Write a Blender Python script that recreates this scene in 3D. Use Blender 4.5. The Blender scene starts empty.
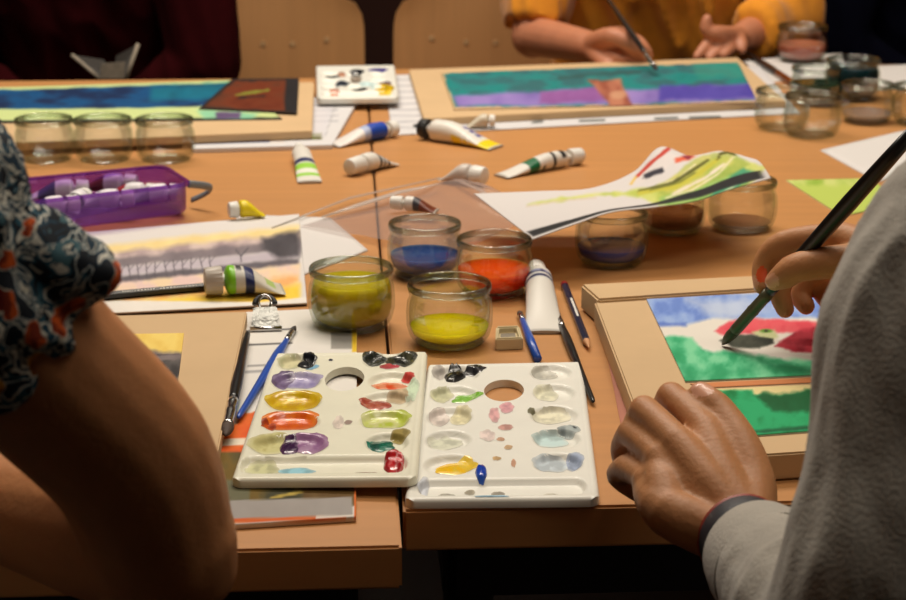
import bpy, bmesh, math, random
import numpy as np
from mathutils import Vector, Matrix

random.seed(7)
SC = bpy.context.scene
COL = SC.collection
PI = math.pi

# ------------------------------------------------------------------ camera geometry (906 x 600)
F = 1887.0
TH = math.atan(550.0 / F)
CAMZ, TZ = 1.26, 0.74
_f = Vector((0, math.cos(TH), -math.sin(TH)))
_u = Vector((0, math.sin(TH), math.cos(TH)))
_r = Vector((1, 0, 0))
CAM = Vector((0, 0, CAMZ))

def ray(px, py):
    return _f + _r * ((px - 453.0) / F) - _u * ((py - 300.0) / F)

def P(px, py, h=0.0):
    """the point h above the table top that lies on this line of sight"""
    d = ray(px, py)
    return CAM + d * ((TZ + h - CAMZ) / d.z)

def PD(px, py, D):
    """the point at ground distance D on this line of sight"""
    d = ray(px, py)
    return CAM + d * (D / d.y)

# ------------------------------------------------------------------ colour
def lin(c):
    a = np.asarray(c, dtype=float) / 255.0
    return np.where(a <= 0.04045, a / 12.92, ((a + 0.055) / 1.055) ** 2.4)

def lin4(c):
    v = lin(c)
    return (float(v[0]), float(v[1]), float(v[2]), 1.0)

def inp(b, *names):
    for n in names:
        if n in b.inputs:
            return b.inputs[n]

def mat(name, rgb=(200, 200, 200), rough=0.5, metal=0.0, vary=0.0, scale=(20, 20, 20), bump=0.0, bscale=60.0,
        sss=0.0, spec=0.5, coat=0.0, vcol=False, sheen=0.0, alpha=1.0, dark=None):
    m = bpy.data.materials.new(name)
    m.use_nodes = True
    nt = m.node_tree
    b = nt.nodes['Principled BSDF']
    b.inputs['Roughness'].default_value = rough
    b.inputs['Metallic'].default_value = metal
    inp(b, 'Specular IOR Level').default_value = spec
    if coat: inp(b, 'Coat Weight').default_value = coat
    if sheen: inp(b, 'Sheen Weight').default_value = sheen
    if sss:
        inp(b, 'Subsurface Weight').default_value = sss
        inp(b, 'Subsurface Radius').default_value = (0.012, 0.005, 0.003)
        inp(b, 'Subsurface Scale').default_value = 1.0
    if alpha < 1: inp(b, 'Alpha').default_value = alpha
    base = None
    if vcol:
        a = nt.nodes.new('ShaderNodeAttribute'); a.attribute_name = 'Col'
        base = a.outputs['Color']
    tc = nt.nodes.new('ShaderNodeTexCoord')
    if vary > 0:
        mp = nt.nodes.new('ShaderNodeMapping'); mp.inputs['Scale'].default_value = scale
        nt.links.new(tc.outputs['Object'], mp.inputs['Vector'])
        nz = nt.nodes.new('ShaderNodeTexNoise'); nz.inputs['Scale'].default_value = 1.0
        nz.inputs['Detail'].default_value = 5.0; nz.inputs['Roughness'].default_value = 0.6
        nt.links.new(mp.outputs['Vector'], nz.inputs['Vector'])
        rp = nt.nodes.new('ShaderNodeValToRGB')
        l = lin(rgb); d = lin(dark) if dark is not None else l * (1 - vary)
        rp.color_ramp.elements[0].position = 0.3; rp.color_ramp.elements[1].position = 0.7
        rp.color_ramp.elements[0].color = (d[0], d[1], d[2], 1)
        li = np.minimum(l * (1 + vary * 0.5), 1.0)
        rp.color_ramp.elements[1].color = (li[0], li[1], li[2], 1)
        nt.links.new(nz.outputs['Fac'], rp.inputs['Fac'])
        base = rp.outputs['Color']
    if base is not None:
        nt.links.new(base, b.inputs['Base Color'])
    else:
        b.inputs['Base Color'].default_value = lin4(rgb)
    if bump > 0:
        n2 = nt.nodes.new('ShaderNodeTexNoise'); n2.inputs['Scale'].default_value = bscale
        n2.inputs['Detail'].default_value = 4.0
        nt.links.new(tc.outputs['Object'], n2.inputs['Vector'])
        bp = nt.nodes.new('ShaderNodeBump'); bp.inputs['Strength'].default_value = bump
        bp.inputs['Distance'].default_value = 0.004
        nt.links.new(n2.outputs['Fac'], bp.inputs['Height'])
        nt.links.new(bp.outputs['Normal'], b.inputs['Normal'])
    return m

def glassy(name, tint=(245, 250, 248), edge=(150, 165, 160), gloss=0.12, rough=0.03, body=0.0, body_col=(255, 255, 255)):
    """thin clear wall: sees through, tinted and more mirror-like at grazing angles"""
    m = bpy.data.materials.new(name); m.use_nodes = True
    nt = m.node_tree; nt.nodes.clear()
    out = nt.nodes.new('ShaderNodeOutputMaterial')
    lw = nt.nodes.new('ShaderNodeLayerWeight'); lw.inputs['Blend'].default_value = 0.35
    tr = nt.nodes.new('ShaderNodeBsdfTransparent')
    mixc = nt.nodes.new('ShaderNodeMix'); mixc.data_type = 'RGBA'
    mixc.inputs[6].default_value = lin4(tint); mixc.inputs[7].default_value = lin4(edge)
    nt.links.new(lw.outputs['Facing'], mixc.inputs[0])
    nt.links.new(mixc.outputs[2], tr.inputs['Color'])
    gl = nt.nodes.new('ShaderNodeBsdfGlossy'); gl.inputs['Roughness'].default_value = rough
    mx = nt.nodes.new('ShaderNodeMixShader')
    mt = nt.nodes.new('ShaderNodeMath'); mt.operation = 'MULTIPLY_ADD'
    mt.inputs[1].default_value = gloss * 2.2; mt.inputs[2].default_value = gloss * 0.3
    nt.links.new(lw.outputs['Fresnel'], mt.inputs[0])
    nt.links.new(mt.outputs[0], mx.inputs['Fac'])
    nt.links.new(tr.outputs[0], mx.inputs[1]); nt.links.new(gl.outputs[0], mx.inputs[2])
    last = mx
    if body > 0:
        df = nt.nodes.new('ShaderNodeBsdfDiffuse'); df.inputs['Color'].default_value = lin4(body_col)
        tl = nt.nodes.new('ShaderNodeBsdfTranslucent'); tl.inputs['Color'].default_value = lin4(body_col)
        ad = nt.nodes.new('ShaderNodeMixShader'); ad.inputs['Fac'].default_value = 0.45
        nt.links.new(df.outputs[0], ad.inputs[1]); nt.links.new(tl.outputs[0], ad.inputs[2])
        m2 = nt.nodes.new('ShaderNodeMixShader'); m2.inputs['Fac'].default_value = body
        nt.links.new(mx.outputs[0], m2.inputs[1]); nt.links.new(ad.outputs[0], m2.inputs[2])
        last = m2
    nt.links.new(last.outputs[0], out.inputs['Surface'])
    return m

# ------------------------------------------------------------------ objects
WL = {}

def tag(o, label=None, cat=None, group=None, kind=None):
    if label: o['label'] = label
    if cat: o['category'] = cat
    if group: o['group'] = group
    if kind: o['kind'] = kind
    return o

def thing(name, label, cat, loc, group=None):
    o = bpy.data.objects.new(name, None); COL.objects.link(o)
    o.empty_display_size = 0.02
    o.location = loc; WL[o] = Vector(loc)
    return tag(o, label, cat, group)

def link_mesh(name, me, parent=None, loc=None, label=None):
    o = bpy.data.objects.new(name, me); COL.objects.link(o)
    if parent is not None:
        o.parent = parent; WL[o] = WL[parent]
    else:
        o.location = loc; WL[o] = Vector(loc)
    if label: o['label'] = label
    return o

class MB:
    """collects vertices and faces (world coordinates) of one mesh"""
    def __init__(s): s.v = []; s.f = []; s.m = []; s.c = []; s.col = (200, 200, 200)
    def add(s, vs, fs, mi=0, cols=None):
        o = len(s.v)
        s.v += [Vector(x) for x in vs]
        s.f += [[i + o for i in f] for f in fs]
        s.m += [mi] * len(fs)
        if cols is None: s.c += [s.col] * len(vs)
        else: s.c += list(cols)
        return s
    def box(s, c, size, rot=None, mi=0):
        x, y, z = size[0] / 2, size[1] / 2, size[2] / 2
        vs = [Vector(p) for p in ((-x,-y,-z),(x,-y,-z),(x,y,-z),(-x,y,-z),(-x,-y,z),(x,-y,z),(x,y,z),(-x,y,z))]
        if rot is not None: vs = [rot @ p for p in vs]
        return s.add([p + Vector(c) for p in vs], [(3,2,1,0),(4,5,6,7),(0,1,5,4),(1,2,6,5),(2,3,7,6),(3,0,4,7)], mi)
    def prism(s, pts, th, mi=0):
        """pts: world outline (any plane, roughly level), extruded down by th"""
        n = len(pts); a = [Vector(p) for p in pts]; b = [p - Vector((0, 0, th)) for p in a]
        area = sum(a[i].x * a[(i + 1) % n].y - a[(i + 1) % n].x * a[i].y for i in range(n))
        if area < 0: a.reverse(); b.reverse()
        return s.add(a + b, [list(range(n)), list(range(2 * n - 1, n - 1, -1))] + [(n + i, n + (i + 1) % n, (i + 1) % n, i) for i in range(n)], mi)
    def tube(s, pts, radii, n=12, mi=0, cols=None, flat=(1, 1), up=None, caps=True, round_=False):
        pts = [Vector(p) for p in pts]
        if not hasattr(radii, '__len__'): radii = [radii] * len(pts)
        vs, fs, cc = [], [], []
        prev = None
        K = len(pts)
        for k, p in enumerate(pts):
            t = (pts[min(k + 1, K - 1)] - pts[max(k - 1, 0)])
            t = t.normalized() if t.length > 1e-9 else Vector((0, 0, 1))
            if prev is None:
                a = up if up is not None else (Vector((0, 0, 1)) if abs(t.z) < 0.9 else Vector((1, 0, 0)))
            else: a = prev
            a = Vector(a)
            a = (a - t * a.dot(t)).normalized(); b = t.cross(a); prev = a
            r = radii[k]
            ra, rb = (r if hasattr(r, '__len__') else (r * flat[0], r * flat[1]))
            for i in range(n):
                g = 2 * PI * i / n
                vs.append(p + a * (math.cos(g) * ra) + b * (math.sin(g) * rb))
                cc.append(cols[k] if cols is not None else s.col)
        for k in range(K - 1):
            for i in range(n):
                j = (i + 1) % n
                fs.append((k * n + i, k * n + j, (k + 1) * n + j, (k + 1) * n + i))
        if caps:
            fs.append(list(range(n - 1, -1, -1))); fs.append([(K - 1) * n + i for i in range(n)])
        return s.add(vs, fs, mi, cc)
    def lathe(s, prof, c, n=40, mi=0, closed=False):
        """prof: (radius, height) from start to end about the vertical through c"""
        c = Vector(c); vs, fs = [], []
        for (r, z) in prof:
            for i in range(n):
                g = 2 * PI * i / n
                vs.append(c + Vector((r * math.cos(g), r * math.sin(g), z)))
        K = len(prof)
        for k in range(K if closed else K - 1):
            k2 = (k + 1) % K
            for i in range(n):
                j = (i + 1) % n
                fs.append((k * n + i, k * n + j, k2 * n + j, k2 * n + i))
        return s.add(vs, fs, mi)
    def build(s, name, mats, parent=None, label=None, loc=None, smooth=False, bevel=0.0, bseg=2, vcol=False, auto=None):
        if not isinstance(mats, (list, tuple)): mats = [mats]
        me = bpy.data.meshes.new(name)
        if parent is not None: off = WL[parent]
        else:
            if loc is None:
                n = len(s.v)
                loc = (sum(p.x for p in s.v) / n, sum(p.y for p in s.v) / n, min(p.z for p in s.v))
            off = Vector(loc)
        me.from_pydata([tuple(p - off) for p in s.v], [], [tuple(f) for f in s.f])
        for m in mats: me.materials.append(m)
        me.polygons.foreach_set('material_index', s.m)
        if vcol:
            at = me.color_attributes.new('Col', 'FLOAT_COLOR', 'POINT')
            a = np.ones((len(s.v), 4), dtype=np.float32); a[:, :3] = lin(np.array(s.c))
            at.data.foreach_set('color', a.ravel())
        me.validate()
        bm = bmesh.new(); bm.from_mesh(me)
        bmesh.ops.remove_doubles(bm, verts=bm.verts, dist=1e-6)
        bmesh.ops.recalc_face_normals(bm, faces=bm.faces)
        if bevel > 0:
            es = [e for e in bm.edges if len(e.link_faces) == 2 and e.calc_face_angle(0) > 0.6]
            bmesh.ops.bevel(bm, geom=es, offset=bevel, segments=bseg, affect='EDGES', clamp_overlap=True)
        bm.to_mesh(me); bm.free()
        if smooth: me.polygons.foreach_set('use_smooth', [True] * len(me.polygons))
        o = link_mesh(name, me, parent, off if parent is None else None, label)
        if auto is not None: me.set_sharp_from_angle(angle=auto); 
        return o

# ------------------------------------------------------------------ noise and painted sheets
_rng = np.random.RandomState(3)
_tab = _rng.rand(64, 64)
def vnoise(x, y):
    x = np.asarray(x, float); y = np.asarray(y, float)
    xi = np.floor(x).astype(int); yi = np.floor(y).astype(int)
    fx = x - xi; fy = y - yi
    fx = fx * fx * (3 - 2 * fx); fy = fy * fy * (3 - 2 * fy)
    g = lambda a, b: _tab[a % 64, b % 64]
    return (g(xi, yi) * (1 - fx) + g(xi + 1, yi) * fx) * (1 - fy) + (g(xi, yi + 1) * (1 - fx) + g(xi + 1, yi + 1) * fx) * fy

def fbm(x, y, seed=0, oct=4):
    s = 0; a = 0.5; t = 0
    for k in range(oct):
        s = s + a * vnoise(x * 2 ** k + seed * 7.31 + k * 3.7, y * 2 ** k + seed * 3.17 + k * 9.1); t += a; a *= 0.5
    return s / t

def sdf_poly(px, py, pts):
    d = np.full(px.shape, 1e9); inside = np.zeros(px.shape, bool)
    n = len(pts)
    for i in range(n):
        x0, y0 = pts[i]; x1, y1 = pts[(i + 1) % n]
        ex, ey = x1 - x0, y1 - y0
        wx, wy = px - x0, py - y0
        t = np.clip((wx * ex + wy * ey) / (ex * ex + ey * ey + 1e-9), 0, 1)
        d = np.minimum(d, np.hypot(wx - ex * t, wy - ey * t))
        c = ((y0 <= py) & (y1 > py)) | ((y1 <= py) & (y0 > py))
        xs = x0 + (py - y0) / (ey if abs(ey) > 1e-9 else 1e-9) * ex
        inside ^= c & (px < xs)
    return np.where(inside, -d, d)

class Paint:
    """pigment colours laid down stroke by stroke on a sheet"""
    def __init__(s, px, py, base):
        s.px, s.py = px, py
        s.c = np.tile(np.array(base, float), (len(px), 1)); s.k = 0
    def _lay(s, d, col, soft, alpha, vary, vs, col2=None, streak=(1, 1)):
        s.k += 1
        a = np.clip(0.5 - d / (2 * max(soft, 0.05)), 0, 1) * alpha
        n = fbm(s.px / vs * streak[0], s.py / vs * streak[1], s.k + 11)
        cc = np.array(col, float)[None, :] + (n[:, None] - 0.5) * 2 * vary
        if col2 is not None:
            m = np.clip((n - 0.35) / 0.3, 0, 1)[:, None]
            cc = cc * (1 - m) + np.array(col2, float)[None, :] * m
        s.c = s.c * (1 - a[:, None]) + np.clip(cc, 0, 255) * a[:, None]
        return s
    def poly(s, pts, col, soft=1.0, wob=0.0, ws=10.0, alpha=1.0, vary=6, vs=14.0, col2=None, streak=(1, 1)):
        d = sdf_poly(s.px, s.py, pts)
        if wob: d = d + (fbm(s.px / ws, s.py / ws, s.k + 2) - 0.5) * 2 * wob
        return s._lay(d, col, soft, alpha, vary, vs, col2, streak)
    def ell(s, cx, cy, rx, ry, col, soft=0.15, wob=0.0, ws=8.0, alpha=1.0, vary=6, vs=10.0, col2=None):
        d = (np.hypot((s.px - cx) / rx, (s.py - cy) / ry) - 1)
        if wob: d = d + (fbm(s.px / ws, s.py / ws, s.k + 5) - 0.5) * 2 * wob
        return s._lay(d, col, soft, alpha, vary, vs, col2)
    def line(s, pts, w, col, soft=0.6, alpha=1.0, vary=4, wob=0.0, ws=8.0):
        d = np.full(s.px.shape, 1e9)
        for (x0, y0), (x1, y1) in zip(pts[:-1], pts[1:]):
            ex, ey = x1 - x0, y1 - y0
            t = np.clip(((s.px - x0) * ex + (s.py - y0) * ey) / (ex * ex + ey * ey + 1e-9), 0, 1)
            d = np.minimum(d, np.hypot(s.px - x0 - ex * t, s.py - y0 - ey * t))
        d = d - w / 2
        if wob: d = d + (fbm(s.px / ws, s.py / ws, s.k + 2) - 0.5) * 2 * wob
        return s._lay(d, col, soft, alpha, vary, 10.0)

def grid_mesh(name, top, nx, ny, cols, th, mats, parent=None, side=(225, 220, 210), smooth=True, label=None):
    """top: (ny+1)*(nx+1) world points, row 0 = front; closed slab of thickness th with vertex colours"""
    N = (nx + 1) * (ny + 1)
    mb = MB()
    dz = Vector((0, 0, th))
    vs = list(top) + [p - dz for p in top]
    fs, mi = [], []
    I = lambda i, j: j * (nx + 1) + i
    for j in range(ny):
        for i in range(nx):
            q = (I(i, j), I(i + 1, j), I(i + 1, j + 1), I(i, j + 1))
            fs.append(q); mi.append(0)
            fs.append(tuple(N + a for a in reversed(q))); mi.append(1)
    per = [I(i, 0) for i in range(nx + 1)] + [I(nx, j) for j in range(1, ny + 1)] + [I(i, ny) for i in range(nx - 1, -1, -1)] + [I(0, j) for j in range(ny - 1, 0, -1)]
    for a, b in zip(per, per[1:] + per[:1]):
        fs.append((N + a, N + b, b, a)); mi.append(1)
    me = bpy.data.meshes.new(name)
    if parent is not None: off = WL[parent]
    else:
        off = Vector((sum(p.x for p in top) / N, sum(p.y for p in top) / N, min(p.z for p in top) - th))
    me.from_pydata([tuple(p - off) for p in vs], [], fs)
    for m in mats: me.materials.append(m)
    me.polygons.foreach_set('material_index', mi)
    at = me.color_attributes.new('Col', 'FLOAT_COLOR', 'POINT')
    a = np.ones((2 * N, 4), dtype=np.float32)
    a[:N, :3] = lin(np.clip(cols, 0, 255)); a[N:, :3] = lin(np.array(side))
    at.data.foreach_set('color', a.ravel())
    if smooth: me.polygons.foreach_set('use_smooth', [m == 0 for m in mi])
    me.update()
    return link_mesh(name, me, parent, off if parent is None else None, label)

def sheet(name, quad, h, fn, nx=40, ny=30, th=0.0008, parent=None, side=(225, 220, 210), m=None, wave=0.0, label=None):
    """flat sheet on the line-of-sight quad BL, BR, FR, FL lying h above the table (h is its top side)"""
    BL, BR, FR, FL = [np.array(q, float) for q in quad]
    hs = h if hasattr(h, '__len__') else [h] * 4
    W = [P(q[0], q[1], hh) for q, hh in zip((BL, BR, FR, FL), hs)]
    pts, px, py = [], [], []
    for j in range(ny + 1):
        v = j / ny
        for i in range(nx + 1):
            u = i / nx
            w = (W[3] * (1 - u) + W[2] * u) * (1 - v) + (W[0] * (1 - u) + W[1] * u) * v
            if wave: w = w + Vector((0, 0, wave * float(fbm(u * 3 + quad[0][0], v * 3, 4) - 0.3)))
            pts.append(w)
            x, y = project(w); px.append(x); py.append(y)
    cols = fn(np.array(px), np.array(py))
    if hasattr(cols, 'c'): cols = cols.c
    return grid_mesh(name, pts, nx, ny, cols, th, [m or M['sheet'], M['sheet']], parent, side, label=label)

def project(w):
    d = Vector(w) - CAM
    z = d.dot(_f)
    return 453.0 + F * d.dot(_r) / z, 300.0 - F * d.dot(_u) / z
# ------------------------------------------------------------------ materials
M = {}
M['sheet'] = mat('painted paper', rough=0.75, vcol=True, spec=0.25)
M['wet'] = mat('wet paint', rough=0.22, vcol=True, spec=0.5, coat=0.3)
M['tube'] = mat('printed tube', rough=0.35, vcol=True, spec=0.4)
M['plastic'] = mat('palette plastic', (238, 237, 228), rough=0.32, vary=0.035, scale=(25, 25, 25), spec=0.4)
M['plastic_y'] = mat('palette plastic aged', (236, 234, 214), rough=0.32, vary=0.05, scale=(25, 25, 25), spec=0.4)
M['wood'] = mat('beech table laminate', (194, 138, 84), rough=0.42, vary=0.08, scale=(2.2, 46, 46), spec=0.4)
M['wood_edge'] = mat('beech edge band', (188, 122, 66), rough=0.45, vary=0.14, scale=(3, 60, 60))
M['steel'] = mat('dark steel frame', (38, 38, 42), rough=0.5, metal=0.4)
M['chrome'] = mat('bright metal', (205, 205, 205), rough=0.2, metal=1.0)
M['card'] = mat('tan cardboard', (204, 172, 130), rough=0.8, vary=0.05, scale=(12, 12, 12))
M['card_edge'] = mat('cardboard edge', (170, 120, 76), rough=0.85, vary=0.2, scale=(6, 6, 240))
M['white'] = mat('white paper', (226, 222, 218), rough=0.8, vary=0.03)
M['black'] = mat('black lacquer', (16, 16, 18), rough=0.3)
M['blackp'] = mat('black plastic', (24, 24, 26), rough=0.5)
M['navy'] = mat('navy lacquer', (22, 30, 62), rough=0.3)
M['blue'] = mat('blue lacquer', (38, 82, 178), rough=0.28)
M['red'] = mat('red lacquer', (150, 30, 30), rough=0.35)
M['cap'] = mat('white cap plastic', (228, 226, 220), rough=0.4)
M['capgrey'] = mat('grey white cap plastic', (182, 172, 160), rough=0.45)
M['bristle'] = mat('brown bristle', (70, 48, 34), rough=0.7, vary=0.3, scale=(200, 200, 200))
M['bristle_d'] = mat('dark bristle', (40, 34, 30), rough=0.6, vary=0.3, scale=(200, 200, 200))
M['bristle_g'] = mat('grey green wet bristle', (70, 62, 40), rough=0.5, vary=0.3, scale=(200, 200, 200))
M['pinewood'] = mat('bare pencil wood', (206, 150, 104), rough=0.7)
M['glass'] = glassy('jar glass', (253, 254, 254), (228, 234, 228), 0.10, 0.015)
M['glassrim'] = glassy('jar glass rim', (246, 250, 248), (214, 222, 215), 0.24, 0.02)
M['film'] = glassy('clear plastic film', (250, 247, 246), (236, 232, 230), 0.14, 0.14, 0.26, (226, 214, 212))
M['purple'] = glassy('purple clear plastic', (236, 214, 246), (186, 130, 218), 0.08, 0.1, 0.15, (136, 66, 186))
M['floor'] = mat('dark floor', (58, 44, 34), rough=0.6, vary=0.2, scale=(3, 3, 3))
M['wall'] = mat('dark wall paint', (74, 46, 30), rough=0.8, vary=0.12, scale=(2, 2, 2))
M['wallb'] = mat('brown back wall', (66, 30, 18), rough=0.8, vary=0.15, scale=(2, 2, 2))
M['ceil'] = mat('off white ceiling', (200, 190, 172), rough=0.9)
M['skin_l'] = mat('tanned skin', (192, 130, 84), rough=0.55, vary=0.10, scale=(28, 28, 28), sss=0.12, bump=0.10, bscale=260, spec=0.35)
M['skin_r'] = mat('warm skin', (186, 130, 86), rough=0.5, vary=0.09, scale=(40, 40, 40), sss=0.12, bump=0.12, bscale=300, spec=0.38)
M['skin_f'] = mat('far skin', (190, 124, 92), rough=0.5, vary=0.08, scale=(30, 30, 30), sss=0.1)
M['nail'] = mat('finger nail', (216, 160, 132), rough=0.25, spec=0.5)
M['grey'] = mat('grey sweatshirt', (178, 172, 162), rough=0.95, vary=0.07, scale=(30, 30, 30), bump=0.25, bscale=420, sheen=0.2)
M['orange'] = mat('mustard knit', (222, 142, 24), rough=0.9, vary=0.12, scale=(18, 18, 18), sheen=0.2)
M['maroon'] = mat('maroon wool', (44, 5, 8), spec=0.05, rough=0.95, vary=0.2, scale=(9, 9, 9))
M['navycloth'] = mat('navy cloth', (10, 11, 26), spec=0.05, rough=0.95, vary=0.2, scale=(9, 9, 9))
M['trousers'] = mat('dark trousers', (18, 18, 26), rough=0.95)
M['hair'] = mat('dark hair', (44, 30, 22), rough=0.6, vary=0.3, scale=(60, 60, 10))
M['brass'] = mat('dull brass rivet', (196, 160, 116), rough=0.5, metal=0.3)
M['foldglare'] = glassy('plastic sleeve fold glare', (250, 248, 246), (240, 238, 236), 0.2, 0.15, 0.5, (232, 226, 222))  # whitish body colour stands in for glare along the folds
M['paintspot'] = mat('orange red paint on skin', (214, 84, 40), rough=0.4)
M['ply'] = mat('birch ply seat', (172, 126, 80), rough=0.45, vary=0.09, scale=(60, 6, 2.5))

def floral():
    m = bpy.data.materials.new('floral print cotton'); m.use_nodes = True
    nt = m.node_tree; b = nt.nodes['Principled BSDF']; b.inputs['Roughness'].default_value = 0.85
    N = nt.nodes.new; L = nt.links.new
    tc = N('ShaderNodeTexCoord')
    ds = N('ShaderNodeTexNoise'); ds.inputs['Scale'].default_value = 34; ds.inputs['Detail'].default_value = 3
    L(tc.outputs['Object'], ds.inputs['Vector'])
    add = N('ShaderNodeMix'); add.data_type = 'VECTOR'; add.inputs[0].default_value = 0.05
    L(tc.outputs['Object'], add.inputs[4]); L(ds.outputs['Color'], add.inputs[5])
    def vor(scale, off=0.0, src=None, stretch=(1, 1, 1)):
        mp = N('ShaderNodeMapping'); mp.inputs['Location'].default_value = (off, off * 1.7, off * 0.6); mp.inputs['Scale'].default_value = stretch
        mp.inputs['Rotation'].default_value = (0.4, 0.7, 0.5)
        L((src or add.outputs[1]), mp.inputs['Vector'])
        v = N('ShaderNodeTexVoronoi'); v.inputs['Scale'].default_value = scale
        L(mp.outputs['Vector'], v.inputs['Vector']); return v
    def ramp(stops, src, const=True):
        r = N('ShaderNodeValToRGB')
        if const: r.color_ramp.interpolation = 'CONSTANT'
        els = r.color_ramp.elements
        while len(els) < len(stops): els.new(0.5)
        for e, (p, c) in zip(els, stops): e.position = p; e.color = lin4(c)
        L(src, r.inputs['Fac']); return r
    def mixc(fac, a, bb, mode='MIX'):
        x = N('ShaderNodeMix'); x.data_type = 'RGBA'; x.blend_type = mode
        if hasattr(fac, 'is_linked') or hasattr(fac, 'links'): L(fac, x.inputs[0])
        else: x.inputs[0].default_value = fac
        for sock, k in ((a, 6), (bb, 7)):
            if isinstance(sock, tuple): x.inputs[k].default_value = lin4(sock)
            else: L(sock, x.inputs[k])
        return x.outputs[2]
    # dark ground with curling teal and white leaves
    n1 = N('ShaderNodeTexNoise'); n1.inputs['Scale'].default_value = 58; n1.inputs['Detail'].default_value = 1.5; n1.inputs['Distortion'].default_value = 1.6
    L(tc.outputs['Object'], n1.inputs['Vector'])
    ground = ramp([(0, (16, 26, 38)), (0.40, (22, 62, 84)), (0.45, (226, 224, 212)), (0.50, (40, 92, 112)), (0.545, (12, 24, 38)), (0.60, (222, 220, 206)), (0.645, (24, 54, 74)), (0.76, (90, 120, 128))], n1.outputs['Fac'])
    lf = vor(58.0, 0.2, None, (1, 2.2, 1))
    sl = N('ShaderNodeSeparateColor'); L(lf.outputs['Color'], sl.inputs[0])
    lfc = ramp([(0, (12, 24, 36)), (0.5, (22, 70, 92)), (0.8, (70, 110, 122))], sl.outputs[1])
    lfm = ramp([(0, (255, 255, 255)), (0.26, (0, 0, 0))], lf.outputs['Distance'])
    base = mixc(lfm.outputs['Color'], ground.outputs['Color'], lfc.outputs['Color'])
    # large flowers: pale rim, coloured petals, darker heart
    fl = vor(38.0, 0.37)
    s2 = N('ShaderNodeSeparateColor'); L(fl.outputs['Color'], s2.inputs[0])
    sel = N('ShaderNodeMath'); sel.operation = 'GREATER_THAN'; sel.inputs[1].default_value = 0.34
    L(s2.outputs[0], sel.inputs[0])
    rim = ramp([(0, (255, 255, 255)), (0.40, (0, 0, 0))], fl.outputs['Distance'])
    pet = ramp([(0, (255, 255, 255)), (0.36, (0, 0, 0))], fl.outputs['Distance'])
    fc = ramp([(0, (244, 112, 24)), (0.24, (196, 40, 28)), (0.44, (240, 176, 50)), (0.64, (226, 128, 34)), (0.80, (206, 50, 36)), (0.92, (236, 196, 90))], s2.outputs[1])
    pt = vor(120.0, 0.9)
    pr = ramp([(0, (255, 255, 255)), (0.45, (225, 205, 200)), (0.62, (140, 100, 90))], pt.outputs['Distance'], False)
    fcol = mixc(1.0, fc.outputs['Color'], pr.outputs['Color'], 'MULTIPLY')
    def mul(a, c):
        x = N('ShaderNodeMath'); x.operation = 'MULTIPLY'; L(a, x.inputs[0]); L(c, x.inputs[1]); return x.outputs[0]
    base = mixc(mul(rim.outputs['Color'], sel.outputs[0]), base, (204, 198, 180))
    base = mixc(mul(pet.outputs['Color'], sel.outputs[0]), base, fcol)
    L(base, b.inputs['Base Color'])
    return m
M['floral'] = floral()

# ------------------------------------------------------------------ room
def struct(name, c, size, m):
    return tag(MB().box(c, size).build(name, m), name.replace('_', ' ') + ' of the room', None, None, 'structure')
struct('floor', (0, 2.4, -0.05), (7.0, 9.0, 0.1), M['floor'])
struct('ceiling', (0, 2.4, 2.85), (7.0, 9.0, 0.1), M['ceil'])
struct('wall_back', (0, 6.95, 1.4), (7.0, 0.1, 2.8), M['wallb'])
struct('wall_left', (-3.55, 2.4, 1.4), (0.1, 9.0, 2.8), M['wall'])
struct('wall_right', (3.55, 2.4, 1.4), (0.1, 9.0, 2.8), M['wall'])
struct('wall_front', (0, -2.15, 1.4), (7.0, 0.1, 2.8), M['wall'])
MB().box((0, 6.885, 0.05), (6.9, 0.02, 0.1)).build('baseboard_back', M['steel'])['kind'] = 'structure'

# ------------------------------------------------------------------ the two tables
A = P(404, 546); Bk = P(368, 100)
EY = (Bk - A); EY.z = 0; EY.normalize()
EX = Vector((EY.y, -EY.x, 0))
far = P(369, 77.5)
LEN_L = (far - A).dot(EY)

def table(label, corner, w, l, sx):
    """corner: near corner at the seam; sx = -1 spreads to the left, 1 to the right"""
    t = thing('table', label, 'table', (corner.x + sx * w / 2 * EX.x, corner.y + l / 2, 0.0))
    c = corner
    q = [c, c + EX * (sx * w), c + EX * (sx * w) + EY * l, c + EY * l]
    rot = Matrix((tuple(EX), tuple(EY), (0, 0, 1))).transposed()
    ctr = (q[0] + q[2]) / 2
    MB().box((ctr.x, ctr.y, TZ - 0.016), (w, l, 0.032), rot).build('tabletop', [M['wood']], t, bevel=0.002)
    fr = MB()
    for (a, b, sz) in ((w / 2, 0.04, (w - 0.08, 0.02, 0.05)), (w / 2, l - 0.04, (w - 0.08, 0.02, 0.05)), (0.04, l / 2, (0.02, l - 0.08, 0.05)), (w - 0.04, l / 2, (0.02, l - 0.08, 0.05))):
        pnt = c + EX * (sx * a) + EY * b
        fr.box((pnt.x, pnt.y, TZ - 0.057), sz, rot)
    fr.build('table_frame', M['steel'], t)
    for a in (0.05, w - 0.05):
        for b in (0.05, l - 0.05):
            pnt = c + EX * (sx * a) + EY * b
            MB().tube([(pnt.x, pnt.y, 0), (pnt.x, pnt.y, TZ - 0.033)], 0.019, 16).build('leg', M['steel'], t, smooth=True, auto=0.6)
    return t
table('beech table on the left, jutting nearer, with dark front edge', A - EX * 0.0015, 1.0, LEN_L, -1)
R0 = P(601, 506)
# the right table's near corner sits on the seam line at its own front edge
kR = (R0 - A).dot(EY)
LEN_R = (P(409, 69.0) - A).dot(EY) - kR
table('beech table on the right, set back from the left one', A + EX * 0.0015 + EY * kR, 1.05, LEN_R, 1)
print('TABLE', LEN_L, kR, LEN_R, 'angle', math.degrees(math.atan2(EX.y, EX.x)))

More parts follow.
